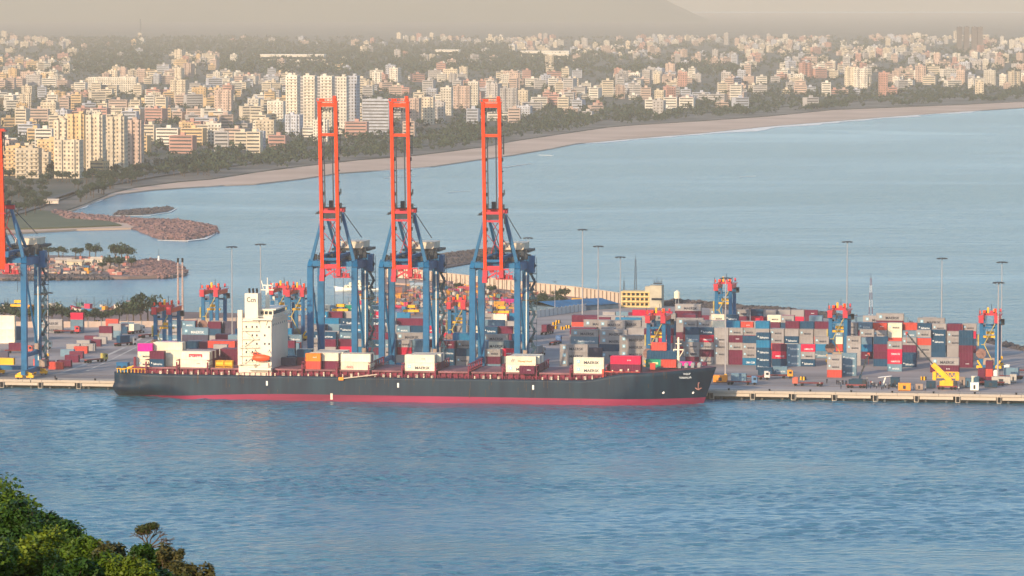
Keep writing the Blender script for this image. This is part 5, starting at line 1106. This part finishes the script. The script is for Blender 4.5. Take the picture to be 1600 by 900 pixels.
# ================================================================== CITY
FH_ = 3.5
def bmesh_proto(wd, dp, fl, style, seed):
    r_ = random.Random(seed); hh = fl*FH_; W = MB().box(-wd/2, wd/2, -dp/2, dp/2, 0, hh)
    for a in ((-wd/2-.12, wd/2+.12, -dp/2-.12, -dp/2+.2), (-wd/2-.12, wd/2+.12, dp/2-.2, dp/2+.12)): W.box(*a, hh, hh+1.1)
    for a in ((-wd/2-.12, -wd/2+.2, -dp/2+.2, dp/2-.2), (wd/2-.2, wd/2+.12, -dp/2+.2, dp/2-.2)): W.box(*a, hh, hh+1.1)
    if style == 1: 
        for x in (-wd/4, wd/4): W.box(x-1.6, x+1.6, -dp/2-1.6, -dp/2-.01, 0, hh+1.3)
    G = MB(); Bc = MB(); nb = max(2, int(wd/3.4)); nd = max(2, int(dp/3.8))
    for f in range(fl):
        z = f*FH_+1.0
        for k in range(nb):
            x = -wd/2+wd*(k+.5)/nb
            if style == 4: continue
            if style == 1 and abs(abs(x)-wd/4) < 2.4: G.box(x-.6, x+.6, -dp/2-1.68, -dp/2-1.5, z, z+1.5); continue
            G.box(x-.75, x+.75, -dp/2-.08, -dp/2+.05, z, z+1.6)
        for k in range(nd):
            y = -dp/2+dp*(k+.5)/nd; G.box(wd/2-.05, wd/2+.08, y-.6, y+.6, z, z+1.5); G.box(-wd/2-.08, -wd/2+.05, y-.6, y+.6, z, z+1.5)
        if style == 4: G.box(-wd/2+.5, wd/2-.5, -dp/2-.07, -dp/2+.05, z+.1, z+1.5)
        if style in (0, 3) and f > 0:
            segs = ((-wd/2+.4, wd/2-.4),) if style == 3 else ((-wd/2+.6, -wd*.08), (wd*.12, wd/2-.6))
            for a, c in segs: Bc.box(a, c, -dp/2-1.5, -dp/2-.09, f*FH_-.12, f*FH_+.08); Bc.box(a, c, -dp/2-1.6, -dp/2-1.45, f*FH_-.12, f*FH_+.95)
        if style == 2: Bc.box(-wd/2-.35, wd/2+.35, -dp/2-.5, -dp/2-.09, f*FH_+2.9, f*FH_+3.2)
    T = MB(); x = r_.uniform(-wd/4, wd/4); T.box(x-2, x+2, -1.5, 2.5, hh, hh+3.2); T.box(x-2.3, x+2.3, -1.8, 2.8, hh+3.2, hh+3.4)
    K = MB(); K.tube((0, 0, .4), (0, 0, 2.4), 1.0, 8); K.box(-.9, .9, -.9, .9, 0, .45)
    return dict(wd=wd, dp=dp, fl=fl, wall=W.mesh('wall', WALLO), win=G.mesh('windows', M('city_glass', (.085, .08, .08), .5, .4, .5)), bal=Bc.mesh('balconies', WALLO) if Bc.v else None, stair=T.mesh('stair_head', WALLO), hh=hh, tank=K.mesh('water_tank', M('black_tank', (.05, .05, .055), .6, .2, 1)))
WC = [((.58,.48,.36),'cream'),((.64,.57,.48),'off-white'),((.50,.36,.29),'pinkish'),((.42,.38,.36),'pale grey'),((.60,.41,.22),'ochre'),((.46,.25,.20),'salmon'),((.42,.42,.46),'bluish grey'),((.16,.13,.12),'dark grey')]
SPEC = [(14,12,3,0),(16,13,3,3),(18,14,4,0),(15,12,4,4),(20,14,4,3),(15,14,5,1),(22,15,4,0),(14,14,6,3),(24,14,5,2),(17,15,7,1),(13,11,2,2),(18,12,2,3),(26,15,3,4),(13,13,5,0)]
BP = [bmesh_proto(*s, 50+i) for i, s in enumerate(SPEC)]
def storeys(n_): return CARD[n_] if n_ <= 20 else 'many'
def building(pr, p, rz, ci, label, group, cat='building', name='apartment_building', scale=1.0):
    t = link(name, pr['wall']); t.location = p; t.rotation_euler.z = rz; t.scale = (scale,)*3; j = random.uniform(.85, 1.15); col = (*[c*j for c in WC[ci][0]], 1); t.color = col; tag(t, label, cat, group)
    o = link('windows', pr['win'], t); o['kind'] = 'stuff'
    if pr['bal']: o = link('balconies', pr['bal'], t); o.color = tuple(min(1, c*1.08) for c in col); o['kind'] = 'stuff'
    o = link('stair_head', pr['stair'], t); o.color = col; o = link('water_tank', pr['tank'], t); o.location = (-pr['wd']/2+2.5, 1, pr['hh']); o = link('water_tank', pr['tank'], t); o.location = (pr['wd']/2-2.6, -2, pr['hh']); o.scale.z = .8; return t
# --- landmark buildings
def p_at(px, py): return unproject(px, py, 2.6)
TWR = bmesh_proto(15, 15, 14, 1, 900); TWR2 = bmesh_proto(13, 14, 12, 1, 901); LONGB = bmesh_proto(78, 14, 7, 3, 902); SLABB = bmesh_proto(13.2, 18, 18, 3, 903); BACKB = bmesh_proto(64, 12, 17, 4, 908); ENDB = bmesh_proto(10.5, 20, 18, 2, 904); OFF = bmesh_proto(30, 18, 11, 4, 905); T12 = bmesh_proto(22, 15, 9, 1, 906); T10 = bmesh_proto(20, 14, 7, 0, 907); T14 = bmesh_proto(14, 14, 10, 3, 908)
G1 = 'landmark buildings of the city'
LM = [(TWR2,98,262,0,'cream tower block, leftmost of the tall twin-bay cluster at left'),(TWR,122,266,4,'golden tower block, second from left in the tall cluster'),(TWR,150,268,0,'cream tower block, third from left in the tall cluster'),(TWR,184,272,0,'tallest looking cream tower block at the right end of the cluster'),(TWR2,212,262,2,'pinkish tower block just right of the tall cluster'),
      (T10,78,262,4,'ochre block in front of the tall cluster, nearest the road'),(T10,45,278,0,'cream block with bay fronts by the left road, right of crane boom'),(T10,25,274,4,'ochre block beside the left crane boom'),(T12,108,278,0,'broad pale block below the tall cluster'),
      (BACKB,498,201,3,'long recessed middle part of the great white slab'),(SLABB,458,205,1,'leftmost bay of the great white slab behind the first crane'),(SLABB,485,206,1,'second bay of the great white slab behind the first crane'),(SLABB,512,207,1,'third bay of the great white slab behind the first crane'),(ENDB,536,209,1,'bright blank end bay of the great white slab'),(ENDB,553,207,6,'shaded right side of the white slab, shade put into grey paint'),  # last one is the slab's shaded side, shade painted as grey wall colour
      (OFF,589,210,6,'grey office block with ribbon windows left of the middle crane boom'),(T12,642,196,2,'pinkish block right of the middle crane boom top'),(T12,664,194,0,'cream block, second right of the middle crane boom'),(T10,682,192,3,'grey block, third right of the middle crane boom'),(T14,698,180,1,'slim white tower between middle and right booms'),(T12,722,172,2,'pinkish stepped block left of the right boom'),(T14,740,168,1,'white block directly left of the right boom'),
      (T12,795,176,3,'pale tower right of the rightmost boom top'),(T10,815,170,0,'cream block two places right of the rightmost boom'),(LONGB,177,146,1,'long white housing slab high on the left'),(T12,280,160,0,'cream tower beside the red banded block'),(T10,312,165,4,'ochre tower with white stair bay, upper left'),(T12,350,180,2,'pink block above the tree belt, upper left'),(T10,415,225,0,'cream block on the slope left of first crane'),(T10,432,190,1,'white stepped block just left of the great slab'),
      (T14,1135,70,3,'faint block far inland near the hill foot'),(T12,1330,135,0,'cream stepped block above the right beach'),(T12,1345,138,1,'off-white stepped block above the right beach'),(T14,1380,150,5,'salmon tower near the right beach'),(T10,1546,133,1,'white block at the far right shore')]
# tall pair of towers under construction
for pr, px, py, ci, lab in LM: building(pr, p_at(px, py), R(-8+random.uniform(-3, 3)), ci, lab, G1)
for j, px in enumerate((1499, 1510, 1522, 1531)):
    pr = bmesh_proto(14, 14, 19, 2, 920+j) if j == 0 else pr; building(pr, unproject(px, 82, 2.6), R(0), 7, ('first', 'second', 'third', 'fourth')[j]+' of four dim high towers on the right skyline', 'four dim towers on the skyline')
t = thing('chimney', 'thin dark chimney standing on the hazy plain at upper left', 'chimney', unproject(219.5, 48, 2.6)); MB().tube((0, 0, 0), (0, 0, 48), 4.2, 12, 3).build('shaft', DARK, t); MB().tube((0, 0, 48), (0, 0, 50), 3.4, 12).build('rim', DARK, t)
# white flat roofed hall
for j, (px, py, L_) in enumerate(((458, 94, 150), (700, 86, 60), (852, 88, 120), (870, 92, 60))):
    t = thing('hall', ('broad white hall in the dark woods above the slab','small pale hall in the woods above the booms','long pale hall in the woods right of the booms','lower pale hall in the woods right of the booms')[j], 'hall', unproject(px, py, 2.6), R(-5)); MB().box(-L_/2, L_/2, -20, 20, 0, 12).build('wall', M('hall_wall', (.66, .58, .48), .8, .08, .1), t); MB().box(-L_/2-1, L_/2+1, -21, 21, 12, 14).build('roof', M('hall_roof', (.72, .66, .58), .8, .08, .1), t); MB().box(-L_/2+4, L_/2-4, -20.2, -19.9, 3, 8).build('window_band', GLASS, t)
ylim = lambda x: np.interp(x, [-100,80,160,230,330,440,560,700,800,860,1000,1160,1300,1400,1600,1700], [288,280,272,252,244,232,222,205,196,176,176,166,160,154,146,142])+7*math.sin(x*.05)+4*math.sin(x*.13)
vegy = lambda x: np.interp(x, [p[0] for p in veg], [p[1] for p in veg])
def noise2(x, y): return math.sin(x*.031+y*.11)+math.sin(x*.017-y*.19+1.3)+math.sin(x*.071+y*.05+2.1)*.7
def pb(x, y):
    if y > ylim(x): return 0
    if x < 445:
        if y > 205: return .74
        if y > 116: return .72
        return .55 if x < 110 and y > 62 else (.35 if 250 < x < 345 and 84 < y < 116 else .05)
    if x < 800: return .56 if y > 122 else (.06 if y > 70 else .4)
    if x < 1165: return (.70 if y > 119 else (.35 if x > 960 and y < 105 else .05) if y > 86 else .62)
    return .66 if y < 134 else .26
LMP = [(p_at(px, py), pr['wd']) for pr, px, py, ci, lab in LM]
cand = []; ys_rows = []; y = 281.0
while y > 60: ys_rows.append(y); y -= max(2.6, 7.5*(y/280)**1.0)
for ri, y in enumerate(ys_rows):
    x = -300.0
    while x < 1850:
        s = F/(unproject(x, y, 2.6).y); i = random.randrange(14)
        if (x > 800 or y < 120) and SPEC[i][2] > 6 and random.random() < .6: i = random.choice((0, 1, 2, 10, 11))
        if y > 190 and x < 445 and random.random() < .4: i = random.choice((5, 7, 9, 8, 13))
        wpx = SPEC[i][0]*s; yy = y+random.uniform(-1.5, 1.5)*(y/280)
        if random.random() < pb(x+wpx/2, yy)*(1 if noise2(x, y) > -.3 else .06):
            p = p_at(x+wpx/2, yy)
            if all((p-q).length > (w_+SPEC[i][0])*.5+3 for q, w_ in LMP): cand.append(dict(p=p, i=i, px=x+wpx/2, py=yy, row=ri, s=s, c=random.choice((0,0,0,0,1,1,2,2,3,4,4,5,6) if x < 560 else (0,0,1,1,2,2,3,3,5,6)), rz=R(random.choice((-14, -8, -4, 2, 20, -25)))))
        x += wpx+random.uniform(1, 5)*s/1.2*(1.2 if x < 445 else 1.5)
cover = np.zeros((900, 1600), bool)
for x0, x1, y0, y1 in ((0, 16, 200, 420), (500, 537, 155, 430), (612, 648, 155, 430), (753, 790, 155, 430)): cover[y0:y1, x0:x1] = True
for c in sorted(cand, key=lambda c: c['p'].y):
    S = SPEC[c['i']]; wpx = S[0]*c['s']; h = S[2]*FH_*c['s']; x0, x1, y1, y0 = int(max(0, c['px']-wpx/2)), int(min(1599, c['px']+wpx/2)), int(c['py']), int(max(0, c['py']-h))
    c['vis'] = int((~cover[y0:y1, x0:x1]).sum()) if x1 > x0 else 0; cover[y0:y1, x0:x1] = True
cs = sorted(cand, key=lambda c: -c['vis']); NI = 262; indb = cs[:NI]; restb = cs[NI:]
byrow = {}
for c in indb: byrow.setdefault(c['row']//3, []).append(c)
rn = {}
for q, k in enumerate(sorted(byrow)):
    L_ = sorted(byrow[k], key=lambda c: c['px'])
    for side, lst in (('left of booms', [c for c in L_ if c['px'] < 500]), ('between booms', [c for c in L_ if 500 <= c['px'] < 790]), ('right of booms', [c for c in L_ if c['px'] >= 790])):
        for j, c in enumerate(lst): S = SPEC[c['i']]; c['label'] = f"{WC[c['c']][1]} {storeys(S[2])}-storey block, {ordw(j+1)} from left, {ordw(q+1)} street row inland, {side}"
for c in indb: building(BP[c['i']], c['p'], c['rz'], c['c'], c['label'], 'city apartment blocks', scale=random.uniform(.78, 1.12))
V, Fc, Cc = [], [], []; k = 0
for c in restb:
    S = SPEC[c['i']]; wd, dp, hh = S[0], S[1], S[2]*FH_; col = WC[c['c']][0]; ca, sa = math.cos(c['rz']), math.sin(c['rz']); parts = [(-wd/2, wd/2, -dp/2, dp/2, 0, hh, col), (-2, 2.5, -2, 2, hh, hh+3, col)]
    for f in range(S[2]): parts.append((-wd/2+1, wd/2-1, -dp/2-.25, -dp/2+.1, f*FH_+1.2, f*FH_+2.6, tuple(x*.12 for x in (.5, .55, .6)) ))
    for x0, x1, y0, y1, z0, z1, cl in parts:
        P_ = np.array([(x0,y0,z0),(x1,y0,z0),(x1,y1,z0),(x0,y1,z0),(x0,y0,z1),(x1,y0,z1),(x1,y1,z1),(x0,y1,z1)]); X = P_[:, 0]*ca-P_[:, 1]*sa+c['p'].x; Y = P_[:, 0]*sa+P_[:, 1]*ca+c['p'].y
        V.append(np.stack([X, Y, P_[:, 2]+c['p'].z], 1)); Fc.append(bf+8*k); Cc.append(np.tile((*cl, 1), (8, 1))); k += 1
struct(link('city_blocks', np_mesh('city_blocks', np.concatenate(V), np.concatenate(Fc), WALLA, np.concatenate(Cc))), 'stuff')
print('buildings', len(cand), 'boxes', k)
# --- street trees: the largest ones singly, the rest and the woods as masses
tc_ = []
for ri, y in enumerate(ys_rows+[y+3 for y in ys_rows if y > 140]):
    x = -280.0
    while x < 1800:
        s = F/(unproject(x, y, 2.6).y); pr_ = 1-pb(x, y)*.75
        if y < 120 : pr_ = .95 if pb(x, y) < .3 else .35
        if random.random() < pr_*.8 and y < vegy(x)-8: tc_.append((x, y+random.uniform(-2, 2)*(y/280), s))
        x += random.uniform(5, 11)*s
for x in np.arange(-200, 1600, 3.0):                      # strip between the blocks and the beach
    for _ in range(5):
        y = random.uniform(ylim(x), vegy(x)-2)
        if random.random() < (.30 if x > 200 else .24)*(1+.8*math.sin(x*.045)): tc_.append((x+random.uniform(-2, 2), y, F/(unproject(x, y, 2.6).y)))
near = sorted(tc_, key=lambda t_: -t_[1]*(-5 < t_[0] < 1600)); sing = near[:150]; mass = near[150:]
for x, y, s in sing:
    zn = 'beside the coast road at the far left' if x < 130 else 'below the tall tower cluster' if x < 260 else 'on the scrub above the curving beach' if x < 440 else 'between the beach and the great white slab' if x < 620 else 'on the shore behind the right booms'
    tree(p_at(x, y), random.uniform(.7, 1.25), 'leafy dark green tree '+zn, 'street trees '+zn)
n_q = 26; base = [crown_mesh('c', n_q, 5.2, 4.2, 1.7, LEAF, 300+i, 6) for i in range(6)]; Vm = []; 
for x, y, s in mass:
    p = p_at(x, y); V0 = base[random.randrange(6)][0]; sc_ = random.uniform(.7, 1.25)*(1 if y > 118 else 1.7); a = random.uniform(0, 6.28); X = (V0[:, 0]*math.cos(a)-V0[:, 1]*math.sin(a))*sc_+p.x; Y = (V0[:, 0]*math.sin(a)+V0[:, 1]*math.cos(a))*sc_+p.y; Vm.append(np.stack([X, Y, V0[:, 2]*sc_+p.z+3.4*sc_], 1))
Vm = np.concatenate(Vm); struct(link('woods', np_mesh('woods', Vm, np.arange(len(Vm)).reshape(-1, 4), LEAF)), 'stuff'); print('trees', len(tc_), 'wood quads', len(Vm)//4)
# ================================================================== FOREGROUND HILLSIDE AND BUSHES
def gz(x, y):
    z = 157.0-.15*y+max(0, min(-6-x, 14))*.45
    if y > 128: z -= (y-128)*.9
    if x > 0: z -= x*.3
    return max(-2, z+.25*math.sin(x*.9+y*.7)+.15*math.sin(x*2.1-y*1.3))
gx_, gy_ = np.linspace(-90, 60, 76), np.linspace(-60, 330, 131); V = [(x, y, gz(x, y) if y > 4 else min(gz(x, 4), 156)) for y in gy_ for x in gx_]; Fc = [(j*76+i, j*76+i+1, (j+1)*76+i+1, (j+1)*76+i) for j in range(130) for i in range(75)]
struct(link('hillside', np_mesh('hillside', V, Fc, M('hill_soil', (.035, .045, .02), .95, .4, .6, col2=(.09, .075, .04), bump=.05))))
def leaf_mat(nm, a, b_, tr=.25):
    m = M(nm, a, .55, .5, 1.1, col2=b_, detail=2); m.node_tree.nodes['Principled BSDF'].inputs['Subsurface Weight'].default_value = 0; return m
LG = leaf_mat('bush_leaves', (.024, .055, .003), (.105, .165, .008)); LD = leaf_mat('bush_leaves_dark', (.009, .030, .003), (.034, .080, .006)); LB = leaf_mat('bush_leaves_brown', (.038, .050, .010), (.10, .080, .022)); LY = leaf_mat('bush_leaves_light', (.05, .085, .004), (.16, .20, .010)); TWIG = M('twigs', (.10, .065, .045), .8, .3, 5)
def bush(px, py, rpx, D, mat, n_, label, leaf=.075, sparse=1.0, flat=.8, cl=16):
    s = F/D; z = H-(py-YH)/s; x = (px-800)/s; r = rpx/s; base_ = Vector((x, D, gz(x, D)))
    t = thing('bush', label, 'bush', base_, 0, 'bushes on the hillside in the foreground'); r_ = np.random.default_rng(int(px*7+py)); cc = r_.normal(0, 1, (cl, 3)); cc /= np.linalg.norm(cc, axis=1)[:, None]; cc *= r_.uniform(.15, .78, (cl, 1)); rad = r_.uniform(.20, .42, cl)*sparse
    k = r_.integers(0, cl, n_); d = r_.normal(0, 1, (n_, 3)); d /= np.linalg.norm(d, axis=1)[:, None]; P_ = (cc[k]+d*(rad[k]*r_.uniform(.4, 1.1, n_))[:, None])*np.array([r, r, r*flat]); P_[:, 2] += z-base_.z
    a = r_.normal(0, 1, (n_, 3)); a[:, 2] *= .5; a /= np.linalg.norm(a, axis=1)[:, None]; b_ = np.cross(a, d+r_.normal(0, .6, (n_, 3))); b_ /= np.linalg.norm(b_, axis=1)[:, None]+1e-6; L = leaf*r_.uniform(.6, 1.4, (n_, 1))
    V = np.stack([P_-a*L, P_+b_*L*.45, P_+a*L, P_-b_*L*.45], 1).reshape(-1, 3); o = link('foliage', np_mesh('foliage', V, np.arange(4*n_).reshape(-1, 4), mat), t); o['kind'] = 'stuff'
    mb = MB()
    for c in cc: e = Vector(c*np.array([r, r, r*flat]))+Vector((0, 0, z-base_.z)); m_ = e*.5+Vector((0, 0, -.1)); mb.bar((0, 0, -.2), m_, .07, .07, w2=.04); mb.bar(m_, e, .04, .04, w2=.015)
    for _ in range(int(cl*1.3)):
        c = cc[r_.integers(0, cl)]; e = Vector(c*np.array([r, r, r*flat]))+Vector((0, 0, z-base_.z)); d_ = Vector(r_.normal(0, 1, 3)); d_.z = abs(d_.z); mb.bar(e, e+d_.normalized()*r*.32, .02, .02, w2=.008)
    mb.build('branches', TWIG, t)
    return t
BL_ = [(-12,812,90,131,LG,15000,'tall green bush cut by the left edge, highest in the corner',.075,1,28),(38,836,66,127,LD,12000,'dark green bush, second along the sloping edge',.075,1,24),(80,852,58,124,LD,11000,'dark bush with upright shoots in the middle of the slope',.075,1,24),
(118,872,52,121,LG,10000,'green bush where the slope turns brownish',.075,1,22),(172,882,46,119,LB,8000,'brown-leaved bush left of the dry tree',.06,1,20),(45,880,78,113,LY,12000,'light green bush at the bottom left',.07,1,28),(-8,890,70,110,LG,9000,'green bush in the very bottom left corner',.07,1,22),(105,912,60,110,LD,9000,'deep green bush at the bottom edge below the slope shoots',.07,1,22),
(150,912,56,111,LG,9000,'green bush at the bottom edge below the brown one',.07,1,22),(205,905,50,110,LY,8000,'yellowish green bush at the bottom edge under the dry tree',.06,1,20),(228,878,42,116.5,LD,4200,'sparse twiggy bush wrapped round the dry tree stem',.055,.9,18),
(262,878,36,116,LB,2600,'sparse brown bush right of the dry tree',.055,.85,18),(284,900,36,115,LB,2300,'sparse brown bush, second right of the dry tree',.055,.85,18),(312,914,36,115,LB,2100,'sparse drooping bush, second from right at the bottom edge',.055,.85,16),(334,926,32,114.5,LB,1700,'small sparse bush, rightmost at the bottom edge',.05,.85,12),(255,925,48,113,LD,5000,'dark bush at bottom edge below the sparse ones',.06,1,18)]
for px, py, r_px, D, mt, nq, lab, lf, spz, cl in BL_: bush(px, py, r_px, D, mt, nq, lab, leaf=lf, sparse=spz, cl=cl)
# dry leaning tree with a flat tangled head
D = 117.5; s = F/D; bx_, bz_ = (232-800)/s, H-(903-YH)/s
t = thing('dry_tree', 'small dry tree with flat tangled crown above the bushes', 'tree', (bx_, D, bz_)); mb = MB(); r_ = random.Random(5)
def br_(p, d, L, w_, lv):
    q = p+d*L; mb.bar(p, q, w_, w_, w2=w_*.65)
    if lv == 0: return
    for _ in range(3 if lv > 1 else 4): nd_ = (d+Vector((r_.uniform(-.7, .9), r_.uniform(-.6, .6), r_.uniform(-.45, .35)))).normalized(); br_(q, nd_, L*r_.uniform(.5, .75), w_*.6, lv-1)
mb.bar((0, 0, 0), (-.05, 0, .75), .10, .10, w2=.07)
for d in ((.9, 0, .35), (.2, .2, .9), (-.5, 0, .7), (.7, -.2, .7), (.95, .1, .1), (-.2, -.3, .9)): br_(Vector((-.05, 0, .75)), Vector(d).normalized(), .27, .04, 4)
mb.build('trunk', TWIG, t)
V0, F0 = crown_mesh('x', 1100, .40, .22, .04, LB, 77, 9); V0 = V0+np.array([.0, 0, 1.18]); link('crown', np_mesh('crown', V0, F0, LB), t)
#@@HAZE
hz = bpy.data.materials.new('haze_air'); hz.use_nodes = True; n = hz.node_tree; n.nodes.clear()
pv = n.nodes.new('ShaderNodeVolumePrincipled'); pv.inputs['Color'].default_value = (.91, .79, .66, 1); pv.inputs['Density'].default_value = 5.6e-5; pv.inputs['Anisotropy'].default_value = 0.0
mo = n.nodes.new('ShaderNodeOutputMaterial'); n.links.new(pv.outputs[0], mo.inputs['Volume'])
struct(MB().box(-18400, 18400, -900, 44200, -4.5, 360).build('haze', hz), 'stuff')
